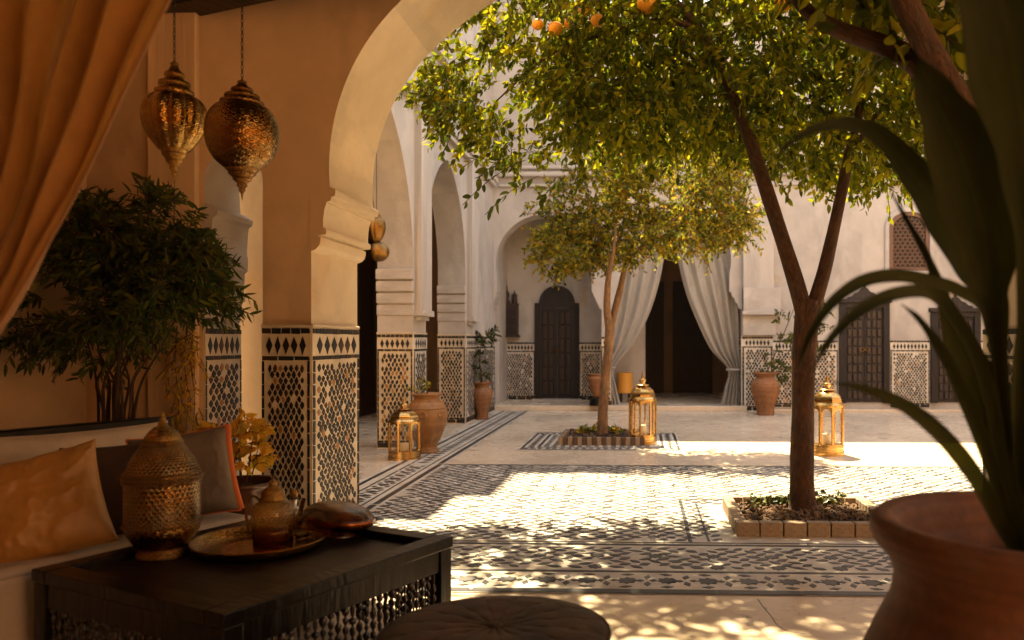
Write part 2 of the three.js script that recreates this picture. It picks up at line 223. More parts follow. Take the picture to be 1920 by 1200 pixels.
// a dado panel: local x along the wall, y up, z out of it; w wide, h high
function zellige(owner, origin, dir, w, h, o = {}) {
  const out = V().crossVectors(dir, V(0, 1, 0)).normalize(), pu = o.pu ?? 0.046, pv = o.pv ?? 0.1, most = o.most ?? false, budget = o.budget ?? { left: 0 };
  const base = part('zellige_panel', boxUV(box(w, h, 0.014, w / 2, h / 2, 0.007)), o.pale ? M.groutPale : M.grout, owner);
  base.matrixAutoUpdate = true; const m = new THREE.Matrix4().makeBasis(dir.clone(), V(0, 1, 0), out); m.setPosition(origin); m.decompose(base.position, base.quaternion, base.scale);
  const Z = 0.0138, main = [], edge = [], add = (l, g, mat, x, y, ww, hh, turn) => l.push({ g, m: mat, x, y, w: ww, h: hh, turn, z: Z });
  const B = o.border ?? 0.03, cap = 0.036, fr = 0.125, band = 0.026;
  const row = (y, hh, step, mats = DARKS) => { const n = Math.max(1, Math.round(w / step)), s = w / n; for (let i = 0; i < n; i++) add(edge, pick(SQ), pick(mats), (i + 0.5) * s, y, s * 0.9, hh * rr(0.9, 0.98)); };
  row(h - cap / 2 - 0.004, cap, 0.055);                                              // cap course
  { const pu2 = o.fu ?? 0.062, n = Math.max(2, Math.round((w - 2 * B) / pu2)), s = (w - 2 * B) / n; for (let i = 0; i < n; i++) add(main, pick(DIA), pick(DARKS), B + (i + 0.5) * s, h - cap - 0.012 - fr / 2, s * 0.41 * rr(0.93, 1.04), fr * 0.47 * rr(0.94, 1.02), rr(-0.03, 0.03)); }
  row(h - cap - fr - 0.014 - band / 2, band, 0.09);
  const top = h - cap - fr - band - 0.045, bot = (o.plinth ?? 0.10);
  for (const x of [B * 0.45, w - B * 0.45]) { const n = Math.round((top - bot + 0.03) / 0.075), s = (top - bot + 0.03) / n; for (let i = 0; i < n; i++) add(edge, pick(SQ), pick(DARKS), x, bot + (i + 0.5) * s, B * 0.62 * rr(0.9, 1.05), s * 0.94); } // side strips
  row(bot - 0.02, 0.03, 0.09); row(bot / 2 - 0.012, bot - 0.045, 0.16);
  const fx0 = B + 0.012, fx1 = w - B - 0.012, nc = Math.max(2, Math.round((fx1 - fx0) / pu)), su = (fx1 - fx0) / nc, nr = Math.round((top - bot) / (pv / 2)), sv = (top - bot) / nr;
  for (let j = 0; j < nr; j++) for (let i = 0; i < nc + (j % 2 ? -1 : 0); i++) {
    const x = fx0 + (i + (j % 2 ? 1 : 0.5)) * su, y = bot + (j + 0.5) * sv, wild = o.wild ?? 0;
    if (R() < 0.02 + wild * 0.05) continue;
    const k = R() < wild ? pick(LEAFY) : pick(LOZ);
    add(main, k, R() < (o.brown ?? 0.05) ? (R() < 0.5 ? M.ochreTile : M.brownTile) : pick(DARKS), x + rr(-1, 1) * su * (0.03 + 0.08 * wild), y + rr(-1, 1) * sv * (0.04 + 0.12 * wild), su * 0.41 * rr(0.82, 1.08), sv * 0.74 * rr(0.82, 1.08), rr(-1, 1) * (0.05 + 0.5 * wild));
  }
  layTiles(base, main, most, budget); layTiles(base, edge, false, budget);
  return base;
}

// ------------------------------------------------------------------ ground and courtyard floor
const floor = part('floor', boxUV(new THREE.PlaneGeometry(70, 70).rotateX(-Math.PI / 2)), M.floor, scene); floor.userData.kind = 'structure';
floor.position.set(0, 0, -8);
{ // floor mosaics: local x = world x, local y = -z (depth), local z = up
  const mosaic = (name, x0, x1, d0, d1) => { const p = part(name, boxUV(new THREE.PlaneGeometry(x1 - x0, d1 - d0).translate((x1 - x0) / 2, (d1 - d0) / 2, 0)), M.groutPaleFloor ?? M.groutPale, floor); p.rotation.x = -Math.PI / 2; p.position.set(x0, 0.004, -d0 + 8); return p; };
  const budget = { left: 300 };
  const strip = (par, x0, x1, y0, y1, mat = M.floorDark) => { const n = Math.max(1, Math.round(Math.max(x1 - x0, y1 - y0) / 0.42)), L = [], alongX = x1 - x0 > y1 - y0; for (let i = 0; i < n; i++) { const s = (alongX ? x1 - x0 : y1 - y0) / n; L.push({ g: pick(SQ), m: mat, x: alongX ? x0 + (i + 0.5) * s : (x0 + x1) / 2, y: alongX ? (y0 + y1) / 2 : y0 + (i + 0.5) * s, w: alongX ? s * 0.985 : x1 - x0, h: alongX ? y1 - y0 : s * 0.985, z: 0.0003 }); } layTiles(par, L, false, budget, 0.0022); };
  const XR = 6.6;
  const carpet = mosaic('floor_mosaic', -2.52, XR, 3.95, 8.06), w = XR + 2.52, ld = 3.95, X = x => x + 2.52, Y = d => d - ld;
  const L = [], put = (g, x, d, sw, sh, turn, m) => L.push({ g, m: m ?? (R() < 0.75 ? M.floorDark : M.floorGrey), x: X(x), y: Y(d), w: sw, h: sh, turn, z: 0.0003 });
  const inBed = (x, d) => x > 0.52 && x < 1.76 && d > 4.98 && d < 6.12;
  for (const [d0, d1] of [[3.955, 4.02], [4.315, 4.345], [4.885, 4.92], [4.95, 4.965], [7.98, 8.0], [8.03, 8.05]]) strip(carpet, X(d0 > 4.3 ? -1.98 : -2.5), X(XR - 0.02), Y(d0), Y(d1));
  for (const [x0, x1] of [[-2.05, -2.0], [-2.12, -2.105], [-2.34, -2.32], [-2.46, -2.42]]) strip(carpet, X(x0), X(x1), Y(4.03), Y(8.04));
  for (let x = -2.38, i = 0; x < XR - 0.1; x += 0.105, i++) {
    if (i % 2) { for (const [dx, dd] of [[0, 0.055], [0, -0.055], [0.036, 0], [-0.036, 0]]) put(pick(DIA), x + dx + rr(-0.005, 0.005), 4.168 + dd + rr(-0.006, 0.006), dx ? 0.022 : 0.020, dx ? 0.022 : 0.042, rr(-0.25, 0.25)); }
    else { put(pick(STAR), x, 4.168, 0.060 * rr(0.88, 1.05), 0.064 * rr(0.88, 1.05), rr(-0.2, 0.2)); for (const dd of [-0.105, 0.105]) put(pick(DIA), x + rr(-0.01, 0.01), 4.168 + dd, 0.036, 0.020, rr(-0.3, 0.3)); }
  }
  const cell = 0.112;
  for (let d = 4.42, j = 0; d < 7.95; d += cell * 0.5, j++) for (let x = -1.93 + (j % 2) * cell / 2; x < XR - 0.05; x += cell) {
    if ((d > 4.84 && d < 5.01) || inBed(x, d) || R() < 0.03) continue;
    const star = j % 4 === 0 && Math.round((x + 1.93) / cell) % 3 === 0;
    if (star) put(pick(STAR), x, d, 0.046, 0.046, rr(0, 1)); else put(R() < 0.3 ? pick(LEAFY) : pick(LOZ), x + rr(-0.007, 0.007), d + rr(-0.006, 0.006), 0.049 * rr(0.75, 1.12), 0.0275 * rr(0.75, 1.2), (j % 2 ? 0.5 : -0.5) + rr(-0.25, 0.25));
  }
  for (let d = 4.15; d < 7.9; d += 0.16) { put(pick(DIA), -2.225, d + rr(-0.01, 0.01), 0.07 * rr(0.8, 1.1), 0.06, rr(-0.3, 0.3)); put(pick(DIA), -2.225 + 0.055, d + 0.08, 0.03, 0.035, 0); put(pick(DIA), -2.225 - 0.055, d + 0.08, 0.03, 0.035, 0); }
  for (const [x0, x1, d0, d1] of [[0.30, 0.325, 4.97, 6.32], [0.42, 0.435, 5.0, 6.2], [1.82, 1.835, 5.0, 6.2], [0.44, 1.82, 6.18, 6.195], [0.30, 1.98, 6.30, 6.325], [1.96, 1.985, 4.97, 6.30]]) strip(carpet, X(x0), X(x1), Y(d0), Y(d1));
  L.sort((a, b) => a.y - b.y); layTiles(carpet, L, true, budget, 0.0022);
  // edge bands that run on along the arcade to the back wall
  const run = mosaic('floor_mosaic', -2.52, -1.98, 8.07, 14.3), L2 = [];
  for (const [x0, x1] of [[0.46, 0.51], [0.40, 0.415], [0.18, 0.20], [0.06, 0.10]]) strip(run, x0, x1, 0, 6.2);
  for (let d = 0.1; d < 6.1; d += 0.16) L2.push({ g: pick(DIA), m: M.floorDark, x: 0.295, y: d, w: 0.07, h: 0.06, turn: rr(-0.3, 0.3), z: 0.0003 });
  layTiles(run, L2, false, budget, 0.0022);
  // mosaic frame round the small tree
  const c = at(1131, 822, 10.05), fr = mosaic('floor_mosaic', c.x - 0.95, c.x + 0.95, 9.16, 10.9), L3 = [];
  for (const q of [0.02, 0.20]) for (const [a, b, e, f] of [[q, 1.9 - q, q, q + 0.035], [q, 1.9 - q, 1.74 - q - 0.035, 1.74 - q], [q, q + 0.035, q, 1.74 - q], [1.9 - q - 0.035, 1.9 - q, q, 1.74 - q]]) strip(fr, a, b, e, f);
  for (let i = 0.08; i < 1.85; i += 0.085) for (const y of [0.128, 1.74 - 0.128]) L3.push({ g: pick(DIA), m: M.floorDark, x: i, y, w: 0.036, h: 0.05, turn: rr(-0.2, 0.2), z: 0.0003 });
  for (let i = 0.2; i < 1.6; i += 0.085) for (const x of [0.128, 1.9 - 0.128]) L3.push({ g: pick(DIA), m: M.floorDark, x, y: i, w: 0.05, h: 0.036, turn: rr(-0.2, 0.2), z: 0.0003 });
  for (let i = 0.3; i < 1.6; i += 0.1) for (let y = 0.3; y < 1.5; y += 0.1) if (i < 0.42 || i > 1.48 || y < 0.42 || y > 1.32) L3.push({ g: pick(LOZ), m: M.floorGrey, x: i, y, w: 0.04, h: 0.04, turn: 0.78, z: 0.0003 });
  layTiles(fr, L3, false, budget, 0.0022);
}

{ // a fine crack in the plain paving in front of the mosaic
  const C = [[1421, 1121], [1432, 1136], [1446, 1152], [1462, 1172], [1484, 1181], [1510, 1184]].map(q => { const D = EYE * F / (q[1] - CY); return at(q[0], q[1], D).setY(0).sub(floor.position); });
  part('crack', new THREE.TubeGeometry(new THREE.CatmullRomCurve3(C), 30, 0.0026, 5).scale(1, 0.4, 1), M.floorDark, floor);
}
// ------------------------------------------------------------------ walls
const arcPts = (cx, cy, r, a0, a1, n) => Array.from({ length: n + 1 }, (_, i) => { const a = lerp(a0, a1, i / n) * Math.PI / 180; return [cx + r * Math.cos(a), cy + r * Math.sin(a)]; });
const DADO = 1.335, NF = 4.8, NR = 5.59;                                             // near wall: front and rear depth
const PX0 = -2.30, PX1 = -2.0, RX = 2.37;                                             // near pier, right pier
const corbel = (base, prof, depth) => extrude([[base, prof[0][1]], ...prof.map(p => [base + p[0], p[1]]), [base, prof[prof.length - 1][1]]], depth);
{ // near wall: wide arch to the courtyard
  const wall = thing('arch_wall', 'tan plaster wall with the widest arch, zellige pier beside the sofa', 'wall');
  const mid = 0.185, c1 = [-0.517, 2.306], r1 = 1.373, r2 = 2.366, c2y = 1.604;
  const left = arcPts(c1[0], c1[1], r1, 186, 135, 22), crown = arcPts(mid, c2y, r2, 135, 45, 30).slice(1, -1), right = left.map(p => [2 * mid - p[0], p[1]]).reverse();
  const PXI = -2.12, outline = [[PXI, 0], [PX1, 0], [PX1, 1.82], [-1.91, 2.10], ...left, ...crown, ...right, [2 * mid + 1.89, 2.16], [RX, 1.76], [RX, 0], [RX + 0.36, 0],
    ...[[-1.89, 1.9], ...left, ...crown, ...right, [2 * mid + 1.89, 1.9]].map(p => [p[0] + 4.64, p[1]]), [RX + 4.66, 0], [8.2, 0], [8.2, 5.3], [PXI, 5.3]];   // a second arch of the same width beyond the right pier
  part('plaster_wall', extrude(outline, NR - NF).translate(0, 0, -NR), [M.tan, M.cream], wall);
  part('plaster_wall', extrude([[PX0, 0], [PXI, 0], [PXI, 5.3], [PX0, 5.3]], 0.2).translate(0, 0, -NF - 0.2), [M.tan, M.cream], wall);
  const prof = [[0, 1.80], [0.030, 1.812], [0.050, 1.835], [0.056, 1.86], [0.056, 1.884], [0.040, 1.888], [0.040, 1.896], [0.088, 1.900], [0.092, 1.915], [0.090, 1.935], [0.072, 1.942], [0.074, 2.00], [0.082, 2.06], [0.094, 2.090], [0.092, 2.098], [0.116, 2.102], [0.122, 2.118], [0.122, 2.128], [0.142, 2.132], [0.148, 2.15], [0.148, 2.172], [0.122, 2.186]];
  part('capital', toCreasedNormals(corbel(PX1 - 0.01, prof.map(p => [p[0] + 0.012, p[1]]), NR - NF + 0.012), 0.4).translate(0, 0, -NR - 0.008), [M.tan, M.cream], wall);
  part('capital', toCreasedNormals(corbel(0, prof.map(p => [-(p[0] + 0.002), p[1]]), NR - NF + 0.024), 0.7).translate(RX, 0, -NR - 0.012), M.cream, wall);
  const budget = { left: 300 };
  zellige(wall, V(PX0, 0, -NF), V(1, 0, 0), PX1 - PX0, DADO, { most: true, budget, pu: 0.034, pv: 0.074, fu: 0.052, border: 0.022, wild: 0.06 });
  zellige(wall, V(PX1, 0, -NF + 0.014), V(0, 0, -1), NR - NF + 0.014, DADO, { most: true, budget, pu: 0.070, pv: 0.068, fu: 0.11, border: 0.05, wild: 0.30, brown: 0.15 });
  zellige(wall, V(RX, 0, -NR), V(0, 0, 1), NR - NF, DADO, { pu: 0.13, pv: 0.12, fu: 0.13, border: 0.05, wild: 0.3 });
  part('dado_ledge', [rspan(PX0 - 0.005, PX1 + 0.022, DADO + 0.001, DADO + 0.020, -NF, -NF + 0.022, 0.008), rspan(PX1 - 0.001, PX1 + 0.0215, DADO + 0.0015, DADO + 0.0205, -NR, -NF - 0.001, 0.008)], M.cream, wall);
  // the narrow arched opening left of the pier, in a thinner wall
  const lw = thing('niche_wall', 'brown plaster wall with the narrow arched opening behind the leafy shrub', 'wall');
  const LX = -2.67, t = 0.44, arc = arcPts(-2.485, 2.226, 0.185, 176, 0, 22);
  part('plaster_wall', extrude([[-5.0, 0], [LX, 0], [LX, 1.4], [LX + 0.05, 2.02], [LX + 0.012, 2.06], ...arc, [PX0, 2.226], [PX0 - 0.001, 5.3], [-5.0, 5.3]], t).translate(0, 0, -NF - t), [M.tan, M.limewash], lw);
  const pr2 = [[0, 1.37], [0.006, 1.38], [0.010, 1.44], [0.014, 1.50], [0.038, 1.515], [0.040, 1.56], [0.030, 1.575], [0.034, 1.65], [0.036, 1.70], [0.054, 1.715], [0.058, 1.80], [0.050, 1.82], [0.056, 1.94], [0.062, 2.00], [0.088, 2.02], [0.092, 2.05], [0.06, 2.075], [0.03, 2.09]];
  part('capital', toCreasedNormals(corbel(LX, pr2, t + 0.01), 0.5).translate(0, 0, -NF - t - 0.005), M.limewash, lw);
  zellige(lw, V(LX, 0, -NF), V(0, 0, -1), t, DADO, { most: true, budget: { left: 300 }, pu: 0.062, pv: 0.075, fu: 0.066, border: 0.02, wild: 0.2, brown: 0.25 });
  part('plaster_pilaster', rspan(-2.99, -2.69, 0, 4.4, -NF, -NF + 0.05, 0.01), M.tan, lw);
}
{ // the loggia the camera stands in: closed on the left, open behind to a second, sunlit court
  const r = thing('sitting_room', 'shaded tan sitting room walls and ceiling round the sofa', 'room');
  part('wall', boxUV(span(-3.7, -3.4, 0, 4.4, -NF, 1.2)), M.tan, r);
  part('wall', boxUV(span(-3.7, 1.5, 0, 4.4, 0.9, 1.2)), M.tan, r);
  part('ceiling', boxUV(span(-3.7, 3.9, 4.4, 4.7, -NF, 1.2)), M.oldWood, r);
  part('lintel', boxUV(span(3.6, 3.9, 3.5, 4.4, -NF, 1.2)), M.tan, r);
  for (const z of [-1.8, 0.9]) part('column', boxUV(rspan(3.6, 3.9, 0, 3.5, z, z + 0.3, 0.02)), M.tan, r);
  const g = thing('garden_wall', 'sunlit ochre walls of the side court right of the viewer', 'wall');
  part('plaster_wall', boxUV(span(8.6, 9.0, 0, 5.0, -NF, 4.6)), M.ochre, g);
  part('plaster_wall', boxUV(span(-8, 11, 0, 5.2, 4.6, 5.0)), M.ochre, g);
  const a = V(-3.02, 3.32, -4.83), b = V(3.62, 3.32, -2.36), d = b.clone().sub(a);
  const bm = thing('ceiling_beam', 'dark timber beam above the two hanging lanterns', 'beam', a.clone().add(b).multiplyScalar(0.5).toArray(), -Math.atan2(d.z, d.x));
  part('timber', boxUV(rbox(d.length(), 0.2, 0.2, 0, 0.02, 0, 0.012)), M.ebony, bm);
}
const SX = -2.65;
const pointed = (c, a, ys, rise, n = 16, from = 0) => { const r = (a * a + rise * rise) / (2 * a), out = [], th = Math.asin(rise / r); for (let i = 0; i <= n; i++) { const t = th * i / n; out.push([c - a + r - r * Math.cos(t), ys + r * Math.sin(t)]); } for (let i = n - 1; i >= 0; i--) { const t = th * i / n; out.push([c + a - r + r * Math.cos(t), ys + r * Math.sin(t)]); } return out; };
{ // left arcade, along the courtyard: local x = depth
  const wall = thing('arcade_wall', 'white arcade wall of two pointed arches along the courtyard side', 'wall');
  const pts = [[NR, 0], [NR, 0], ...pointed(7.42, 1.83, 2.15, 1.9), [9.25, 0], [9.81, 0], ...pointed(10.93, 1.12, 2.3, 1.45), [12.05, 0], [14.42, 0], [14.42, 4.95], [5.25, 4.95], [5.25, 4.2], [NR - 0.002, 4.2]].slice(1);
  part('plaster_wall', boxUV(extrude(pts, 0.42).rotateY(Math.PI / 2)).translate(SX - 0.42, 0, 0), M.limewash, wall); // local x -> -z
  const side = (x0, x1, y0, y1, d0, d1, r = 0.006) => rspan(x0, x1, y0, y1, -d1, -d0, r);
  part('cornice', [side(SX - 0.01, SX + 0.10, 4.10, 4.17, NR, 14.3), side(SX - 0.01, SX + 0.07, 4.02, 4.10, NR, 14.3), side(SX - 0.01, SX + 0.05, 4.19, 4.25, NR, 14.3), side(SX - 0.43, SX + 0.10, 4.95, 5.03, NR, 14.42)], M.limewash, wall);
  for (const [d0, d1] of [[9.30, 9.76], [12.15, 12.55]]) {
    part('pilaster', [side(SX - 0.01, SX + 0.09, 1.62, 4.02, d0, d1), side(SX - 0.01, SX + 0.115, 1.55, 1.62, d0 - 0.02, d1 + 0.02), side(SX - 0.01, SX + 0.06, 1.50, 1.548, d0 + 0.01, d1 - 0.01)], M.limewash, wall);
  }
  for (const [d, w] of [[9.25, 0.42], [12.05, 0.42]]) part('capital', [0, 1, 2, 3].map(k => side(SX - w - 0.01, SX + 0.008, 1.55 + k * 0.14, 1.55 + k * 0.14 + 0.125, d - 0.012 - k * 0.012, d + 0.05, 0.012)), M.limewash, wall);
  zellige(wall, V(SX - 0.42, 0, -9.25), V(1, 0, 0), 0.42, DADO, { pu: 0.05, pv: 0.10, border: 0.03, wild: 0.25, brown: 0.3 });
  zellige(wall, V(SX, 0, -9.236), V(0, 0, -1), 0.58, DADO, { pu: 0.1, pv: 0.09, fu: 0.1, border: 0.05, wild: 0.2, pale: true });
  zellige(wall, V(SX - 0.42, 0, -12.05), V(1, 0, 0), 0.42, DADO, { pu: 0.05, pv: 0.09, border: 0.03, wild: 0.25, brown: 0.1 });
  zellige(wall, V(SX, 0, -12.036), V(0, 0, -1), 2.38, DADO, { pu: 0.13, pv: 0.09, fu: 0.12, border: 0.06, wild: 0.2, pale: true });
  part('dado_ledge', [side(SX - 0.43, SX + 0.02, DADO + 0.001, DADO + 0.02, 9.23, 9.82), side(SX - 0.43, SX + 0.02, DADO + 0.001, DADO + 0.02, 12.03, 14.4)], M.cream, wall);
  const gal = thing('gallery', 'dark walkway with timber panels behind the white arcade arches', 'walkway');
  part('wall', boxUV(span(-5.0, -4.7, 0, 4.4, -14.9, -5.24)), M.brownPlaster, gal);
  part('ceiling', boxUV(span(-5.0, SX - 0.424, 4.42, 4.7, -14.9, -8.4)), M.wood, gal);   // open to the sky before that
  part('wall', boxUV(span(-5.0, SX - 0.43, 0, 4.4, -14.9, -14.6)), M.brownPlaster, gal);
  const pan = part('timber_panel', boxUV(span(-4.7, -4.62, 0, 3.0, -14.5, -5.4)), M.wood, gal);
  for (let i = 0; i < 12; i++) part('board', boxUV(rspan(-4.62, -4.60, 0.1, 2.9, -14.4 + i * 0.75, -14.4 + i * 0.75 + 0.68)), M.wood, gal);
}
{ // storeys above the arcade and the corner tower behind it: they keep the far left of the court in shade
  const u = thing('upper_storey', 'pale upper storey stepping up above the arcade', 'building');
  part('wall', boxUV(span(-6.5, SX - 0.02, 5.03, 7.6, -18, -10.2)), M.limewash, u);
  part('parapet', boxUV(span(-6.5, SX + 0.03, 7.6, 7.72, -18, -10.15)), M.limewash, u);
  part('wall', boxUV(span(-6.5, SX - 0.02, 7.72, 10.0, -18, -12.4)), M.limewash, u);
  part('tower', boxUV(span(-6.5, -1.9, 7.31, 12.4, -19, -14.95)), M.limewash, u);
}
const BD = 14.42;
{ // back wall
  const wall = thing('back_wall', 'tall white wall across the far end with two horseshoe arches', 'wall');
  const P = (px, py) => { const q = at(px, py, BD); return [q.x, q.y]; };
  const horseshoe = (l, r, pl, pr, cy, spring, sq = 1) => { const c = (l + r) / 2, a = (r - l) / 2, out = []; for (let i = 0; i <= 40; i++) { const th = (180 + 14 - (208) * i / 40) * Math.PI / 180; out.push([c + a * Math.cos(th), cy + a * sq * Math.sin(th)]); } const y0 = spring, steps = 4, L = [[pl, 0], [pl, y0 - 0.42]], Rr = []; const xl = out[0][0], xr = out[out.length - 1][0]; for (let k = 0; k < steps; k++) { L.push([lerp(pl, xl, (k + 0.5) / steps), y0 - 0.42 + k * 0.1], [lerp(pl, xl, (k + 1) / steps), y0 - 0.40 + k * 0.1]); Rr.unshift([lerp(pr, xr, (k + 0.5) / steps), y0 - 0.42 + k * 0.1]); Rr.unshift([lerp(pr, xr, (k + 1) / steps), y0 - 0.40 + k * 0.1]); } return [...L, ...out.filter(p => p[1] > y0 - 0.02), ...Rr, [pr, y0 - 0.42], [pr, 0]]; };
  const aL = P(929, 0)[0], aR = P(1112, 0)[0], a0 = P(921, 0)[0], a1 = P(1128, 0)[0], b0 = P(1148, 0)[0], b1 = P(1391, 0)[0], bL = P(1160, 0)[0], bR = P(1371, 0)[0];
  const outline = [[SX - 0.42, 0], ...horseshoe(aL, aR, a0, a1, 2.66, 2.25), ...horseshoe(bL, bR, b0, b1, 2.72, 2.25, 1.02), [8.2, 0], [8.2, 7.2], [SX - 0.42, 7.2]];
  part('plaster_wall', boxUV(extrude(outline, 0.45)).translate(0, 0, -BD - 0.45), M.limewash, wall);
  part('cornice', [rspan(SX + 0.1, 8.2, 4.22, 4.30, -BD - 0.01, -BD + 0.10), rspan(SX + 0.1, 8.2, 4.36, 4.42, -BD - 0.01, -BD + 0.06), rspan(SX + 0.1, 8.2, 4.04, 4.09, -BD - 0.01, -BD + 0.05), rspan(SX - 0.42, 8.2, 7.2, 7.3, -BD - 0.5, -BD + 0.06)], M.limewash, wall);
  const x0 = P(1392, 0)[0], x1 = P(1449, 0)[0], fx = (a, b, y0, y1, d, r = 0.006) => rspan(a, b, y0, y1, -BD - 0.01, -BD + d, r);
  part('pilaster', [fx(x0, x1, 1.72, 4.02, 0.12), fx(x0 - 0.0, x1 + 0.12, 1.78, 2.2, 0.16), fx(x0 - 0.02, x1 + 0.14, 1.72, 1.79, 0.19), fx(x0, x1 + 0.04, 1.36, 1.716, 0.08)], M.limewash, wall);
  // step and paving of the two rooms behind the arches
  part('step', [boxUV(rspan(SX + 0.0, P(1400, 0)[0], 0, 0.09, -BD - 0.4, -BD + 0.03, 0.012)), boxUV(span(SX - 0.4, 3.4, 0, 0.086, -18.3, -BD - 0.39))], M.floor, wall);
  part('step', boxUV(rspan(P(1450, 0)[0], 8, 0, 0.045, -BD + 0.01, -BD + 0.12, 0.008)), M.floor, wall);
  // alcove behind the left arch
  const AD = 15.75;
  part('alcove_wall', boxUV(span(SX - 0.4, 0.1, 0.0, 4.2, -AD - 0.2, -AD)), M.limewash, wall);
  part('alcove_wall', boxUV(span(SX - 0.42, SX + 0.02, 0, 4.2, -AD, -BD - 0.451)), M.limewash, wall);
  part('alcove_wall', boxUV(span(P(1128, 0)[0] + 0.0, P(1148, 0)[0], 0, 4.2, -AD, -BD - 0.451)), M.limewash, wall);
  part('alcove_ceiling', boxUV(span(SX - 0.5, 3.5, 4.25, 4.5, -18.4, -BD - 0.452)), M.limewash, wall);
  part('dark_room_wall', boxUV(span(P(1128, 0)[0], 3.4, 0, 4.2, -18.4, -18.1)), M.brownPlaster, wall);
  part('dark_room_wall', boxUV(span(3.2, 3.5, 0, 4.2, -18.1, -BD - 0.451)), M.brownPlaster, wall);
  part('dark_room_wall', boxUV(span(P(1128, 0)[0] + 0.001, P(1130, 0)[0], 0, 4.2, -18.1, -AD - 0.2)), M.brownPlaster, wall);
  for (const [a, b] of [[1195, 1245], [1262, 1335]]) part('cupboard_front', boxUV(rspan(at(a, 0, 18).x, at(b, 0, 18).x, 0.09, 2.6, -18.1, -18.03)), M.oldWood, wall);
  // dado
  const q = (px, D) => at(px, 0, D).x;
  zellige(wall, V(q(936, AD), 0.086, -AD), V(1, 0, 0), q(1003, AD) - q(936, AD), 1.15, { pu: 0.05, pv: 0.085, border: 0.03, wild: 0.3, pale: true });
  zellige(wall, V(q(1086, AD), 0.086, -AD), V(1, 0, 0), q(1129, AD) - q(1086, AD), 1.15, { pu: 0.05, pv: 0.085, border: 0.03, wild: 0.3, brown: 0.3 });
  zellige(wall, V(SX + 0.002, 0, -BD), V(1, 0, 0), a0 - SX - 0.002, DADO, { pu: 0.05, pv: 0.09, border: 0.02, wild: 0.2, pale: true });
  zellige(wall, V(a1, 0.09, -BD), V(1, 0, 0), b0 - a1, DADO - 0.09, { pu: 0.05, pv: 0.09, border: 0.02, wild: 0.2 });
  zellige(wall, V(b1, 0, -BD), V(1, 0, 0), x1 - b1, DADO, { pu: 0.052, pv: 0.09, border: 0.05, wild: 0.3, pale: true });
  zellige(wall, V(b1, 0.09, -BD - 0.45), V(0, 0, 1), 0.45, DADO - 0.09, { pu: 0.05, pv: 0.05, border: 0.02, wild: 0.1, pale: true });
  zellige(wall, V(x1 + 0.002, 0.06, -BD), V(1, 0, 0), q(1571, BD) - x1 - 0.003, 1.21, { pu: 0.06, pv: 0.09, border: 0.03, wild: 0.45, pale: true, brown: 0.3 });
  zellige(wall, V(q(1669, BD), 0.06, -BD), V(1, 0, 0), q(1743, BD) - q(1669, BD), 1.21, { pu: 0.052, pv: 0.075, border: 0.035, wild: 0.4, pale: true });
  zellige(wall, V(q(1838, BD), 0.06, -BD), V(1, 0, 0), 1.4, 1.21, { pu: 0.06, pv: 0.08, border: 0.035, wild: 0.4, pale: true });
  const rw = thing('side_wall', 'plain white courtyard wall beyond the right edge', 'wall');
  part('plaster_wall', boxUV(span(8.2, 8.6, 0, 5.0, -BD - 0.5, -NF)), M.limewash, rw);
}

// ------------------------------------------------------------------ doors, window, bracket on the far wall
const frameArch = (w, h, spring, rise, t) => { // arch-headed outline, x from -w/2
  const a = w / 2, pts = [[-a, 0], [-a, spring]]; for (let i = 1; i < 16; i++) { const th = Math.PI - Math.PI * i / 16; pts.push([a * Math.cos(th), spring + rise * Math.pow(Math.sin(th), 0.85)]); } pts.push([a, spring], [a, 0]); return pts; };
function studs(parent, x0, x1, y0, y1, nx, ny, z) { for (let j = 0; j < ny; j++) for (let i = 0; i < nx; i++) part('carved_panel', rspan(lerp(x0, x1, i / nx) + 0.012, lerp(x0, x1, (i + 1) / nx) - 0.012, lerp(y0, y1, j / ny) + 0.012, lerp(y0, y1, (j + 1) / ny) - 0.012, z, z + 0.016 + 0.016 * ((i + j) % 2), 0.012), M.doorCarving, parent); }
{
  const a = at(1003, 738, 15.73), b = at(1086, 738, 15.73), w = b.x - a.x, y0 = 0.12, y1 = at(0, 570, 15.73).y, yt = at(0, 540, 15.73).y;
  const d = thing('arched_door', 'dark arched double door inside the open left alcove', 'door', [(a.x + b.x) / 2, y0, -15.75]);
  part('frame', [rspan(-w / 2, -w / 2 + 0.10, 0, y1 - y0, 0, 0.07), rspan(w / 2 - 0.10, w / 2, 0, y1 - y0, 0, 0.07), extrude([...frameArch(w - 0.16, 0, y1 - y0 - 0.06, yt - y1 + 0.08), [w / 2 - 0.16, 0], ...frameArch(w - 0.32, 0, y1 - y0 - 0.06, yt - y1).reverse().slice(1)], 0.06)], M.doorWood, d);
  for (const s of [-1, 1]) { const lf = part('door_leaf', rspan(s < 0 ? -w / 2 + 0.1 : 0.004, s < 0 ? -0.004 : w / 2 - 0.1, 0.01, y1 - y0 - 0.1, 0.005, 0.03), M.doorWood, d); studs(lf, s < 0 ? -w / 2 + 0.15 : 0.05, s < 0 ? -0.05 : w / 2 - 0.15, 0.08, y1 - y0 - 0.16, 2, 6, 0.03); }
  for (const s of [-1, 1]) part('ring_handle', new THREE.TorusGeometry(0.035, 0.007, 8, 18).translate(s * 0.045, 0.95, 0.065), M.brassDark, d);
  part('tympanum', extrude(frameArch(w - 0.26, 0, 0.01, yt - y1 + 0.04), 0.03).translate(0, y1 - y0 - 0.09, 0.005), M.doorWood, d);
  part('threshold', rspan(-w / 2 - 0.05, w / 2 + 0.05, -0.045, 0.0, 0, 0.12, 0.01), M.limewash, d);
}
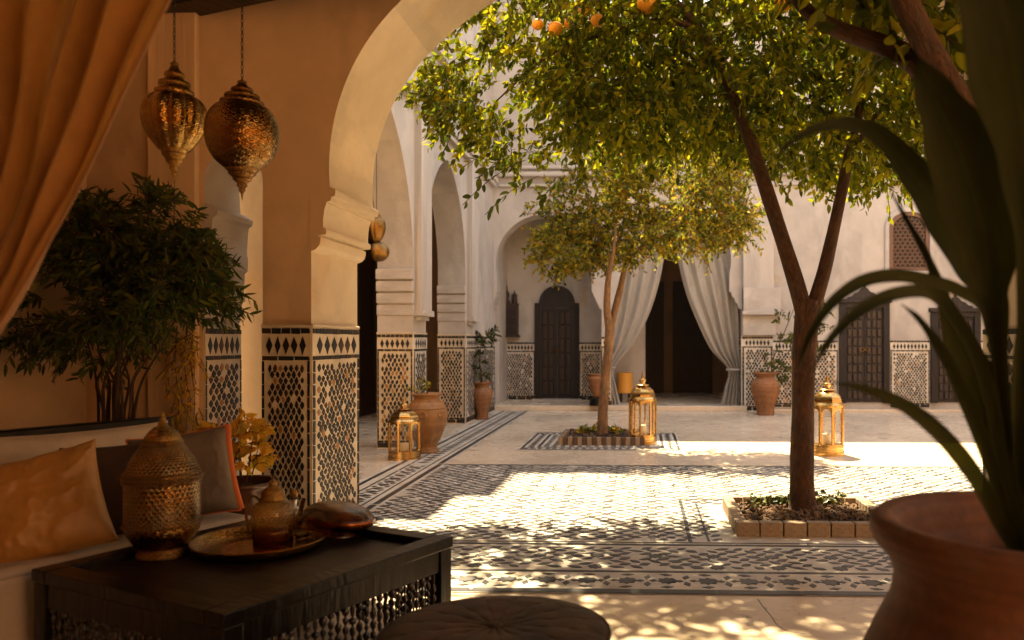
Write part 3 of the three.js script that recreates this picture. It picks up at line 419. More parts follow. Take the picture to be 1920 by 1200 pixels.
function carvedDoor(px0, px1, pyT, pyB, crestTop, label) {
  const a = at(px0, pyB, BD), b = at(px1, pyT, BD), w = b.x - a.x, h = b.y - a.y, hc = at(0, crestTop, BD).y - b.y;
  const d = thing('carved_door', label, 'door', [(a.x + b.x) / 2, a.y, -BD]);
  part('frame', [rspan(-w / 2, -w / 2 + 0.11, 0, h, 0, 0.08), rspan(w / 2 - 0.11, w / 2, 0, h, 0, 0.08), rspan(-w / 2 - 0.03, w / 2 + 0.03, h, h + 0.07, -0.01, 0.11), rspan(-w / 2 + 0.11, w / 2 - 0.11, h - 0.09, h - 0.002, 0, 0.07)], M.doorWood, d);
  for (const s of [-1, 1]) { const lf = part('door_leaf', rspan(s < 0 ? -w / 2 + 0.11 : 0.003, s < 0 ? -0.003 : w / 2 - 0.11, 0.01, h - 0.092, 0.005, 0.03), M.doorWood, d); studs(lf, s < 0 ? -w / 2 + 0.13 : 0.03, s < 0 ? -0.03 : w / 2 - 0.13, 0.06, h - 0.14, 3, 10, 0.03); }
  for (const s of [-1, 1]) part('ring_handle', new THREE.TorusGeometry(0.035, 0.007, 8, 18).translate(s * 0.045, 0.95, 0.07), M.brassDark, d);
  const c = part('crest', extrude([[-0.30, 0], [-0.30, 0.035], [-0.22, 0.05], [-0.17, hc * 0.32], [-0.10, hc * 0.40], [-0.05, hc * 0.6], [0, hc * 0.64], [0.05, hc * 0.6], [0.10, hc * 0.40], [0.17, hc * 0.32], [0.22, 0.05], [0.30, 0.035], [0.30, 0]], 0.04, { bevel: 0.004 }).translate(0, h + 0.07, 0.02), M.doorWood, d);
  part('finial', lathe([[0, 0], [0.02, 0], [0.028, hc * 0.1], [0.012, hc * 0.16], [0.02, hc * 0.22], [0, hc * 0.36]], 14).translate(0, h + 0.07 + hc * 0.62, 0.04), M.doorWood, c);
}
carvedDoor(1573, 1666, 568, 755, 538, 'carved wooden door under the latticed window, with a pointed crest');
carvedDoor(1744, 1836, 585, 755, 556, 'dark carved door at the right end of the far wall');
{
  const a = at(1667, 508, BD), b = at(1741, 430, BD), w = b.x - a.x, h = b.y - a.y, rise = at(0, 408, BD).y - b.y;
  const win = thing('arched_window', 'small arched window with brown lattice high on the far wall', 'window', [(a.x + b.x) / 2, a.y, -BD]);
  const ring = (w0, w1, h0, r0, r1, y) => extrude([...frameArch(w0, 0, h, r0).map(p => [p[0], p[1] + (p[1] < 0.01 ? -y : 0)]), [w1 / 2, 0], ...frameArch(w1, 0, h, r1).reverse().slice(1)], h0);
  part('hood', [ring(w + 0.16, w + 0.02, 0.05, rise + 0.09, rise + 0.01, 0.0), rspan(-w / 2 - 0.09, w / 2 + 0.09, -0.07, -0.005, -0.01, 0.07)], M.limewash, win);
  part('frame', [ring(w, w - 0.12, 0.04, rise, rise - 0.06, 0), rspan(-w / 2 + 0.055, w / 2 - 0.055, 0, 0.055, 0, 0.04)], M.lattice, win);
  part('back_board', extrude(frameArch(w - 0.1, 0, h, rise - 0.05), 0.006).translate(0, 0, -0.004), M.iron, win);
  const L = []; const aw = w / 2 - 0.06, top = x => h + (rise - 0.06) * Math.pow(Math.sqrt(Math.max(0, 1 - (x / aw) ** 2)), 0.85);
  for (let y = 0.09, j = 0; y < h + rise; y += 0.066, j++) for (let x = -aw + (j % 2) * 0.043; x <= aw; x += 0.086) if (y + 0.03 < top(x)) L.push(new THREE.TorusGeometry(0.036, 0.0085, 5, 8).translate(x, y, 0.016));
  part('lattice', L, M.lattice, win, 'stuff');
}
{
  const a = at(940, 632, 15.7), b = at(972, 572, 15.7), w = b.x - a.x;
  const s = thing('wall_bracket', 'dark carved wall bracket holding two spired ornaments in the alcove', 'bracket', [(a.x + b.x) / 2, a.y, -15.75]);
  part('case', rspan(-w / 2, w / 2, 0.04, b.y - a.y, 0, 0.16, 0.01), M.oldWood, s);
  part('shelf', rspan(-w / 2 - 0.05, w / 2 + 0.03, 0, 0.04, 0, 0.2), M.oldWood, s); part('top_moulding', rspan(-w / 2 - 0.01, w / 2 + 0.01, b.y - a.y, b.y - a.y + 0.03, 0, 0.18), M.oldWood, s);
  for (let j = 0; j < 3; j++) for (let i = 0; i < 2; i++) part('carved_panel', rspan(-w / 2 + 0.02 + i * (w / 2 - 0.015), -0.015 + i * (w / 2 - 0.015), 0.07 + j * 0.17, 0.21 + j * 0.17, 0.16, 0.175, 0.01), M.wood, s);
  const t = b.y - a.y + 0.03, H1 = at(0, 522, 15.7).y - a.y - t, H2 = at(0, 545, 15.7).y - a.y - t;
  part('spire', lathe([[0.07, 0], [0.075, 0.04], [0.04, 0.08], [0.06, 0.16], [0.05, 0.22], [0.02, 0.27], [0.025, 0.31], [0.008, 0.36], [0, H1]], 12).translate(-0.06, t, 0.09), M.oldWood, s);
  part('spire', lathe([[0.05, 0], [0.06, 0.03], [0.05, 0.10], [0.052, 0.17], [0.02, 0.2], [0, H2]], 12).translate(0.10, t, 0.09), M.oldWood, s);
}
// ------------------------------------------------------------------ curtains
function drape(px, py, f) { return f; }
const poly = (P, t) => { const k = clamp(t, 0, 1) * (P.length - 1), i = Math.min(Math.floor(k), P.length - 2), u = k - i; const g = j => P[clamp(j, 0, P.length - 1)]; const h = (a, b, c, d) => 0.5 * (2 * b + (c - a) * u + (2 * a - 5 * b + 4 * c - d) * u * u + (3 * b - a - 3 * c + d) * u * u * u); return [0, 1, 2].map(n => h(g(i - 1)[n] ?? 0, g(i)[n] ?? 0, g(i + 1)[n] ?? 0, g(i + 2)[n] ?? 0)); };
function voileCurtain(label, inner, outer, D, tieAt, folds, ph) {
  const c = thing('tied_curtain', label, 'curtain', at(inner[0][0], inner[0][1], D).setY(0).toArray()), o = c.position;
  const q = rngOf(ph * 100 | 0), off = Array.from({ length: 6 }, () => q());
  part('cloth', grid((u, v) => { const A = poly(inner, v), B = poly(outer, v), p = at(lerp(A[0], B[0], u), lerp(A[1], B[1], u), D), w = Math.abs(A[0] - B[0]) / 110; p.z += (0.035 + 0.05 * Math.min(1, w)) * 0.8 * Math.sin(u * Math.PI * 2 * folds + off[0] * 6 + 0.8 * Math.sin(v * 3 + off[1] * 6)) + 0.02 * Math.sin(u * 31 + v * 4); return p.sub(o); }, 120, 60), M.voile, c);
  const A = poly(inner, tieAt), B = poly(outer, tieAt), p = at((A[0] + B[0]) / 2, (A[1] + B[1]) / 2, D).sub(o), r = Math.abs(A[0] - B[0]) / 2 / F * D * 1.08;
  part('tie_band', new THREE.TorusGeometry(1, 0.18, 8, 24).rotateX(Math.PI / 2).scale(r, 0.12, 0.10).translate(p.x, p.y, p.z), M.voile, c);
}
voileCurtain('pale curtain tied to the left side of the dark archway', [[1252, 430], [1247, 470], [1236, 530], [1217, 590], [1188, 645], [1152, 690], [1156, 728], [1166, 768]], [[1158, 430], [1150, 470], [1141, 530], [1137, 590], [1134, 645], [1132, 690], [1132, 728], [1130, 768]], 14.62, 5 / 7, 4.5, 0.3);
voileCurtain('pale curtain tied to the right side of the dark archway', [[1264, 430], [1270, 480], [1285, 545], [1306, 600], [1333, 655], [1364, 693], [1358, 730], [1349, 768]], [[1350, 430], [1372, 480], [1381, 545], [1383, 600], [1385, 655], [1387, 693], [1387, 730], [1388, 768]], 14.62, 5 / 7, 4.5, 0.7);
{
  const D = 1.75, inner = [[505, -330], [410, -165], [318, 0], [235, 168], [152, 345], [72, 488], [-6, 614], [-60, 690]], outer = [[-900, -330], [-830, -165], [-720, 0], [-560, 168], [-420, 345], [-330, 488], [-260, 614], [-200, 690]];
  const o = at(400, -340, D);
  const c = thing('amber_curtain', 'swept-back amber curtain hanging in the upper left corner', 'curtain', [o.x, o.y, o.z]);
  part('cloth', grid((u, v) => {
    const A = poly(inner, v), B = poly(outer, v), us = Math.pow(u, 0.9), p = at(lerp(A[0], B[0], us), lerp(A[1], B[1], us), D), f = u * 27 + 0.3 * Math.sin(v * 2.2 + u * 9);
    const amp = (0.031 + 0.013 * Math.sin(u * 23 + 1)) * smooth(0, 0.03, u) * lerp(1, 0.65, v);
    p.z += amp * (Math.sin(f * Math.PI * 1.15 + 0.4) + 0.28 * Math.sin(f * 7.1 + v * 3)) + 0.006 * Math.sin(v * 20 + u * 40); return p.sub(o);
  }, 260, 80), M.curtain, c);
  part('hem', new THREE.TubeGeometry(new THREE.CatmullRomCurve3(inner.map(p => at(p[0], p[1], D).sub(o))), 60, 0.0035, 6), M.curtain, c);
  part('rod', new THREE.CylinderGeometry(0.014, 0.014, 2.6, 12).rotateZ(Math.PI / 2).translate(-0.75, 0.012, 0), M.iron, c);
}
// ------------------------------------------------------------------ lanterns
function hangingLantern(label, cpx, topPy, bodyTop, bodyBot, tipPy, halfPx, D, ribs, chainTop, mat, tail, hang) {
  const t = at(cpx, bodyTop, D), k = D / F, y = py => (bodyTop - py) * k, Rm = halfPx * k;
  const o = thing('hanging_lantern', label, 'lantern', [t.x, t.y, t.z]);
  const hb = (bodyBot - bodyTop) * k, prof = ribs ? [[0.56, 0], [0.72, 0.05], [0.88, 0.13], [0.97, 0.24], [1, 0.36], [0.985, 0.48], [0.92, 0.62], [0.80, 0.76], [0.64, 0.89], [0.48, 1]] : [[0.58, 0], [0.76, 0.07], [0.90, 0.18], [0.98, 0.32], [1, 0.46], [0.97, 0.60], [0.88, 0.74], [0.74, 0.86], [0.56, 0.95], [0.42, 1]];
  const cv = new THREE.SplineCurve(prof.map(q => new THREE.Vector2(q[0] * Rm, -q[1] * hb))), body = lathe(cv.getPoints(40).map(q => [q.x, q.y]), ribs ? ribs * 8 : 64);
  if (ribs) { const p = body.attributes.position; for (let i = 0; i < p.count; i++) { const x = p.getX(i), z = p.getZ(i), a = Math.atan2(z, x), s = 1 - 0.085 * Math.pow(Math.abs(Math.cos(a * ribs / 2)), 6); p.setX(i, x * s); p.setZ(i, z * s); } body.computeVertexNormals(); }
  part('body', body, mat, o);
  const ct = (bodyTop - topPy) * k, r0 = Rm * 0.56;
  part('cap', lathe([[r0 * 0.98, -0.006], [r0 * 1.06, 0.0], [r0 * 1.06, ct * 0.10], [r0 * 0.92, ct * 0.13], [r0 * 0.80, ct * 0.24], [r0 * 0.86, ct * 0.27], [r0 * 0.84, ct * 0.36], [r0 * 0.56, ct * 0.42], [r0 * 0.50, ct * 0.52], [r0 * 0.56, ct * 0.55], [r0 * 0.52, ct * 0.62], [r0 * 0.28, ct * 0.74], [r0 * 0.20, ct * 0.86], [r0 * 0.24, ct * 0.90], [r0 * 0.10, ct * 0.96], [0, ct]], 36), mat, o);
  const tl = (tipPy - bodyBot) * k;
  part('finial', lathe([[Rm * 0.42, -hb + 0.012], [Rm * 0.46, -hb], [Rm * 0.36, -hb - tl * 0.10], [Rm * 0.38, -hb - tl * 0.14], [Rm * 0.24, -hb - tl * 0.28], [Rm * 0.26, -hb - tl * 0.32], [Rm * 0.13, -hb - tl * 0.44], [Rm * 0.15, -hb - tl * 0.52], [Rm * 0.08, -hb - tl * 0.60], [Rm * 0.10, -hb - tl * 0.66], [Rm * 0.04, -hb - tl * 0.76], [0, -hb - tl]].reverse(), 28), mat, o);
  const L = []; const y1 = y(chainTop); for (let yy = ct - 0.004, i = 0; yy < y1; yy += 0.017, i++) L.push(new THREE.TorusGeometry(0.0085, 0.0022, 5, 10).scale(0.62, 1, 1).rotateY(i % 2 ? 0 : Math.PI / 2).translate(0, yy + 0.006, 0));
  part('chain', L, M.iron, o);
  const up = Math.max(0.05, (hang ?? t.y + y1 + 0.05) - t.y - y1); part('hanger', new THREE.CylinderGeometry(0.003, 0.003, up, 6).translate(0, y1 + up / 2, 0), M.iron, o);
  if (tail) part('pull_wire', new THREE.CylinderGeometry(0.0014, 0.0014, tail * k, 5).translate(0, -hb - tl - tail * k / 2, 0), M.iron, o);
  return o;
}
hangingLantern('ribbed brass hanging lantern, the melon-shaped one nearer the amber curtain', 327, 112, 178, 283, 352, 58, 3.55, 10, -30, M.brassFine, 90, 4.4);
hangingLantern('round engraved hanging lantern beside the tall arch pier', 454, 148, 196, 320, 380, 66, 3.45, 0, -30, M.brassDark, 0, 4.4);
{
  const o1 = hangingLantern('small brown pendant lamp of two stacked globes inside the arcade', 706, 395, 408, 452, 462, 17, 8.1, 8, 300, M.brassDark, 0, 3.95);
  const p = at(711, 450, 8.1).sub(o1.position); part('lower_globe', new THREE.SphereGeometry(19 / F * 8.1, 24, 16).translate(p.x, p.y - 0.12, 0), M.brassDark, o1);
}
hangingLantern('tiny pendant lamp hanging above the arched alcove door', 1042, 488, 496, 514, 535, 9, 15.0, 0, 380, M.iron, 0, 4.25);
function floorLantern(name, label, pos, Rr, H, group) {
  const o = thing(name, label, 'lantern', pos, 0.2, group), n = 8, a0 = Math.PI / 8, oct = (r, h, y) => new THREE.CylinderGeometry(r, r, h, n).rotateY(a0).translate(0, y + h / 2, 0);
  const oc2 = (rb, rt, h, y) => new THREE.CylinderGeometry(rt, rb, h, n).rotateY(a0).translate(0, y + h / 2, 0);
  const b = H * 0.135, gt = H * 0.60;
  const base = part('base', [oct(Rr, H * 0.045, 0), oct(Rr * 0.93, H * 0.035, H * 0.044), oct(Rr * 0.98, H * 0.04, H * 0.078), oct(Rr * 0.90, H * 0.018, H * 0.117)], M.brass, o);
  const rp = Rr * 0.90;
  for (let i = 0; i < n; i++) {
    const a = a0 + i * Math.PI * 2 / n, an = a + Math.PI / n, ap = rp * Math.cos(Math.PI / n);
    part('post', rbox(Rr * 0.13, gt - b, Rr * 0.13, 0, 0, 0, 0.004).rotateY(-a).translate(Math.cos(a) * rp, (gt + b) / 2, Math.sin(a) * rp), M.brass, o);
    const sw = 2 * rp * Math.sin(Math.PI / n) - Rr * 0.12, sp = H * 0.055;
    const arch = [[-sw / 2, 0], ...Array.from({ length: 9 }, (_, k) => { const th = Math.PI - Math.PI * k / 8; return [sw * 0.42 * Math.cos(th), sp * 0.9 * Math.sin(th)]; }), [sw / 2, 0], [sw / 2, sp * 1.3], [-sw / 2, sp * 1.3]];
    part('arch_trim', extrude(arch, Rr * 0.05).translate(0, 0, -Rr * 0.025).rotateY(Math.PI / 2 - an).translate(Math.cos(an) * ap, gt - sp * 1.3, Math.sin(an) * ap), M.brass, o);
    part('pane', new THREE.PlaneGeometry(sw, gt - b).rotateY(Math.PI / 2 - an).translate(Math.cos(an) * ap * 0.965, (gt + b) / 2, Math.sin(an) * ap * 0.965), M.pane, o);
  }
  const roof = part('roof', [oct(Rr * 1.02, H * 0.026, gt - 0.002), oc2(Rr * 0.96, Rr * 0.88, H * 0.03, gt + H * 0.024)], M.brass, o);
  const dome = []; for (let i = 0; i <= 10; i++) { const s = i / 10; dome.push([Rr * (0.86 * Math.sqrt(1 - s * s * 0.86)), gt + H * 0.052 + s * H * 0.145]); }
  part('dome', toCreasedNormals(new THREE.LatheGeometry(dome.map(p => new THREE.Vector2(...p)), n).rotateY(a0), 0.5), M.brass, roof);
  const ty = gt + H * 0.195;
  part('finial', lathe([[Rr * 0.34, ty], [Rr * 0.46, ty + H * 0.012], [Rr * 0.44, ty + H * 0.022], [Rr * 0.20, ty + H * 0.03], [Rr * 0.18, ty + H * 0.055], [Rr * 0.25, ty + H * 0.07], [Rr * 0.22, ty + H * 0.095], [Rr * 0.08, ty + H * 0.105], [Rr * 0.12, ty + H * 0.125], [Rr * 0.06, ty + H * 0.145], [Rr * 0.09, ty + H * 0.16], [0, ty + H * 0.205]], 20), M.brass, roof);
  part('candle', lathe([[0, b], [Rr * 0.26, b], [Rr * 0.26, b + H * 0.12], [Rr * 0.2, b + H * 0.123], [0, b + H * 0.118]], 20), M.wax, o);
  return o;
}
const onFloor = (px, py) => { const D = EYE * F / (py - CY); return at(px, py, D).setY(0); };
const LG = 'brass glass lanterns standing on the courtyard floor';
const fl0 = floorLantern('floor_lantern', 'brass floor lantern beside the small tree bed in the shade', onFloor(1205, 832).toArray(), 0.178, 0.885, LG);
copyOf(fl0, 'floor_lantern', 'brass floor lantern in full sun behind the thick tree trunk', onFloor(1551, 850).toArray(), 0.5, [1.1, 1.0, 1.1], LG);
copyOf(fl0, 'floor_lantern', 'shortest brass floor lantern, in front of the terracotta jar', onFloor(758, 862).toArray(), 0.32, [1.02, 0.74, 1.02], LG);
// ------------------------------------------------------------------ pots
function jar(name, label, pos, prof, mat, group) {
  const o = thing(name, label, 'pot', pos, R() * 6, group);
  const g = lathe(prof, 64), H = Math.max(...prof.map(p => p[1])); part('body', scaleUV(g, 3, H * 1.6), mat, o); return o;
}
{
  const a = onFloor(800, 850), s = 0.70;
  const j1 = jar('clay_jar', 'tall ochre terracotta jar beside the arcade pillar', [a.x, 0, a.z], [[0, 0], [0.115, 0], [0.125, 0.012], [0.118, 0.03], [0.10, 0.06], [0.105, 0.09], [0.15, 0.19], [0.19, 0.32], [0.203, 0.42], [0.192, 0.50], [0.155, 0.56], [0.125, 0.595], [0.122, 0.62], [0.145, 0.645], [0.158, 0.652], [0.160, 0.662], [0.150, 0.668], [0.125, 0.655], [0.11, 0.62], [0.12, 0.58], [0.15, 0.5], [0, 0.48]].map(q => [q[0] * 1.14, q[1]]), M.clayOchre);
  part('relief_ring', [0.5, 0.30].map(y => new THREE.TorusGeometry(y > 0.4 ? 0.218 : 0.209, 0.006, 6, 64).rotateX(Math.PI / 2).translate(0, y, 0)), M.clayOchre, j1);
  for (let i = 0; i < 7; i++) { const an = i / 7 * 6.283 + 0.4; part('relief_medallion', new THREE.TorusGeometry(0.032, 0.005, 6, 18).scale(1, 1, 0.8).rotateX(-0.12).translate(0, 0.435, 0.229).rotateY(an), M.clayOchre, j1); }
  part('soil', new THREE.CircleGeometry(0.14, 24).rotateX(-Math.PI / 2).translate(0, 0.585, 0), M.soil, j1);
}
const shoulderJar = [[0, 0], [0.14, 0], [0.15, 0.02], [0.145, 0.10], [0.16, 0.16], [0.21, 0.30], [0.245, 0.42], [0.250, 0.50], [0.225, 0.57], [0.175, 0.615], [0.160, 0.64], [0.165, 0.67], [0.205, 0.70], [0.212, 0.715], [0.205, 0.73], [0.18, 0.725], [0.145, 0.68], [0.15, 0.62], [0, 0.60]];
const j2p = onFloor(1435, 777);
const j2 = jar('clay_jar', 'round shouldered terracotta jar left of the thick tree trunk', [j2p.x, 0, j2p.z], shoulderJar, M.clay);
part('soil', new THREE.CircleGeometry(0.155, 24).rotateX(-Math.PI / 2).translate(0, 0.645, 0), M.soil, j2);
const j3p = at(904, 0, 12.75).setY(0);
copyOf(j2, 'clay_jar', 'terracotta jar holding a bushy plant against the arcade dado', [j3p.x, 0, j3p.z], 1, [0.68, 0.82, 0.68]);
{
  const a = at(1120, 760, 14.36), o = jar('clay_jar', 'tapering terracotta jar on a dark stand behind the slender trunk', [a.x, 0.13, a.z], [[0, 0.12], [0.07, 0.12], [0.09, 0.16], [0.15, 0.34], [0.19, 0.44], [0.19, 0.47], [0.15, 0.50], [0.17, 0.52], [0.172, 0.54], [0.14, 0.54], [0.13, 0.5], [0, 0.48]], M.clay);
  part('stand', [new THREE.CylinderGeometry(0.13, 0.15, 0.12, 20).translate(0, 0.03, 0)], M.ebony, o);
  const b = at(1172, 742, 15.4), o2 = thing('amber_stool', 'small amber drum stool behind the left tied curtain', 'stool', [b.x, 0.086, b.z]);
  part('drum', lathe([[0, 0.17], [0.14, 0.17], [0.15, 0.18], [0.15, 0.55], [0.14, 0.565], [0, 0.57]], 32), std(rgb(0.75, 0.34, 0.05), { roughness: 0.5 }), o2);
  for (let i = 0; i < 4; i++) { const an = i * 1.571 + 0.6; part('leg', new THREE.CylinderGeometry(0.015, 0.012, 0.17, 8).translate(Math.cos(an) * 0.11, 0.086, Math.sin(an) * 0.11), M.wood, o2); }
}

// ------------------------------------------------------------------ leaves and trees
function leafGeo(w, cup = 0.18, droop = 0.12, n = 3) { // along +y from 0 to 1, folded along the midrib
  const P = [], I = [], st = [0, 0.22, 0.5, 0.78, 1], hw = [0.0, 0.42, 0.5, 0.32, 0.0];
  st.forEach((t, i) => { const x = hw[i] * w, z = -droop * t * t; P.push(-x, t, z + x * cup * 2, 0, t, z, x, t, z + x * cup * 2); });
  for (let i = 0; i < 4; i++) { const a = i * 3; I.push(a, a + 1, a + 4, a, a + 4, a + 3, a + 1, a + 2, a + 5, a + 1, a + 5, a + 4); }
  const g = new THREE.BufferGeometry(); g.setAttribute('position', new THREE.Float32BufferAttribute(P, 3)); g.setAttribute('uv', new THREE.Float32BufferAttribute(P.flatMap((v, i) => i % 3 < 2 ? [v] : []), 2)); g.setIndex(I); g.computeVertexNormals(); return g;
}
const LEAF = leafGeo(0.46), SLIM = leafGeo(0.24, 0.12, 0.2), BROAD = leafGeo(0.6);
const UP = V(0, 1, 0);
function sprig(base, dir, len, n, size, tone, out) { // alternate leaves along a twig that bends down
  const side = V(rr(-1, 1), rr(-0.3, 0.3), rr(-1, 1)).cross(dir).normalize(), pts = [];
  for (let i = 0; i <= 4; i++) pts.push(base.clone().addScaledVector(dir, len * i / 4).add(V(0, -len * 0.35 * (i / 4) ** 2, 0)));
  const c = new THREE.CatmullRomCurve3(pts);
  for (let i = 0; i < n; i++) {
    const t = 0.08 + 0.92 * (i + R() * 0.6) / n, p = c.getPoint(Math.min(t, 1)), tan = c.getTangent(Math.min(t, 1));
    const d = tan.clone().multiplyScalar(0.7).addScaledVector(side, (i % 2 ? 1 : -1) * rr(0.5, 1)).add(V(rr(-0.4, 0.4), rr(-0.85, 0.15), rr(-0.4, 0.4))).normalize();
    const q = new THREE.Quaternion().setFromUnitVectors(UP, d).multiply(new THREE.Quaternion().setFromAxisAngle(UP, rr(0, 6.28))), s = size * rr(0.65, 1.2);
    out.mats.push(M4(p, q, V(s, s, s))); out.cols.push(tone());
  }
  out.twigs.push(pts);
}
function twigMesh(list, r, mat, parent, name = 'twigs') { const gs = list.map(p => new THREE.TubeGeometry(new THREE.CatmullRomCurve3(p), 4, r, 4)); return part(name, gs, mat, parent, 'stuff'); }
const tones = (list) => () => { const [r, g, b] = pick(list), k = rr(0.7, 1.25); return rgb(r * k, g * k, b * k); };
const ORANGE_LEAF = tones([[0.15, 0.17, 0.006], [0.23, 0.235, 0.007], [0.10, 0.125, 0.006], [0.29, 0.28, 0.008], [0.38, 0.34, 0.012], [0.07, 0.09, 0.008], [0.12, 0.15, 0.008]]);
const SMALL_LEAF = tones([[0.18, 0.20, 0.025], [0.30, 0.29, 0.02], [0.13, 0.15, 0.03], [0.42, 0.36, 0.02], [0.44, 0.24, 0.024], [0.10, 0.12, 0.03], [0.52, 0.43, 0.03]]);
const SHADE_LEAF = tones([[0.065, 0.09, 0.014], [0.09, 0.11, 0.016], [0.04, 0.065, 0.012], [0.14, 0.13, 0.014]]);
const YELLOW_LEAF = tones([[0.70, 0.36, 0.03], [0.75, 0.45, 0.04], [0.60, 0.30, 0.03], [0.55, 0.40, 0.04]]);
const nz = fbm(77, 4, 3);
function bed(parent, x0, x1, z0, z1, h, nx, nzc, t, mat) { // rim of single bricks
  for (let i = 0; i < nx; i++) for (const z of [z0, z1]) { const s = (x1 - x0) / nx; part('brick', rbox(s * 0.95, h + rr(-0.003, 0.003), t, x0 + (i + 0.5) * s, h / 2, z, 0.006), Array.isArray(mat) ? mat[i % 2] : mat, parent); }
  for (let i = 0; i < nzc; i++) for (const x of [x0 + t / 2, x1 - t / 2]) { const s = (z1 - z0 - t) / nzc; part('brick', rbox(t, h + rr(-0.003, 0.003), s * 0.95, x, h / 2, z0 + t / 2 + (i + 0.5) * s, 0.006), Array.isArray(mat) ? mat[i % 2] : mat, parent); }
}
function soilHeap(parent, w, d, y, cx = 0, cz = 0, clods = 260) {
  part('soil', grid((u, v) => V(cx + (u - 0.5) * w, y + 0.035 * Math.sin(u * 3.14) * Math.sin(v * 3.14) + 0.02 * (nz(u, v) - 0.5), cz + (v - 0.5) * d), 24, 24), M.soil, parent);
  const mats = [], cols = []; for (let i = 0; i < clods; i++) { const u = R(), v = R(), s = rr(0.008, 0.022); mats.push(M4(V(cx + (u - 0.5) * w * 0.97, y + 0.035 * Math.sin(u * 3.14) * Math.sin(v * 3.14) + 0.006, cz + (v - 0.5) * d * 0.97), new THREE.Quaternion().setFromEuler(new THREE.Euler(rr(0, 3), rr(0, 3), rr(0, 3))), V(s * 1.5, s * 0.8, s))); const k = rr(0.5, 2.0); cols.push(rgb(0.11 * k, 0.065 * k, 0.034 * k)); }
  instanced('clods', new THREE.IcosahedronGeometry(0.8, 0), std(rgb(1, 1, 1), { roughness: 1 }), mats, parent, cols);
}
function herbs(parent, list, y, size, tone, mat = M.leafGloss) { const out = { mats: [], cols: [], twigs: [] }; for (const [x, z] of list) for (let k = 0; k < 4; k++) sprig(V(x, y, z), V(rr(-0.7, 0.7), 1, rr(-0.7, 0.7)).normalize(), rr(0.08, 0.17), 7, size, tone, out); instanced('leaves', BROAD, mat, out.mats, parent, out.cols); twigMesh(out.twigs, 0.0018, M.bark, parent, 'stems'); }

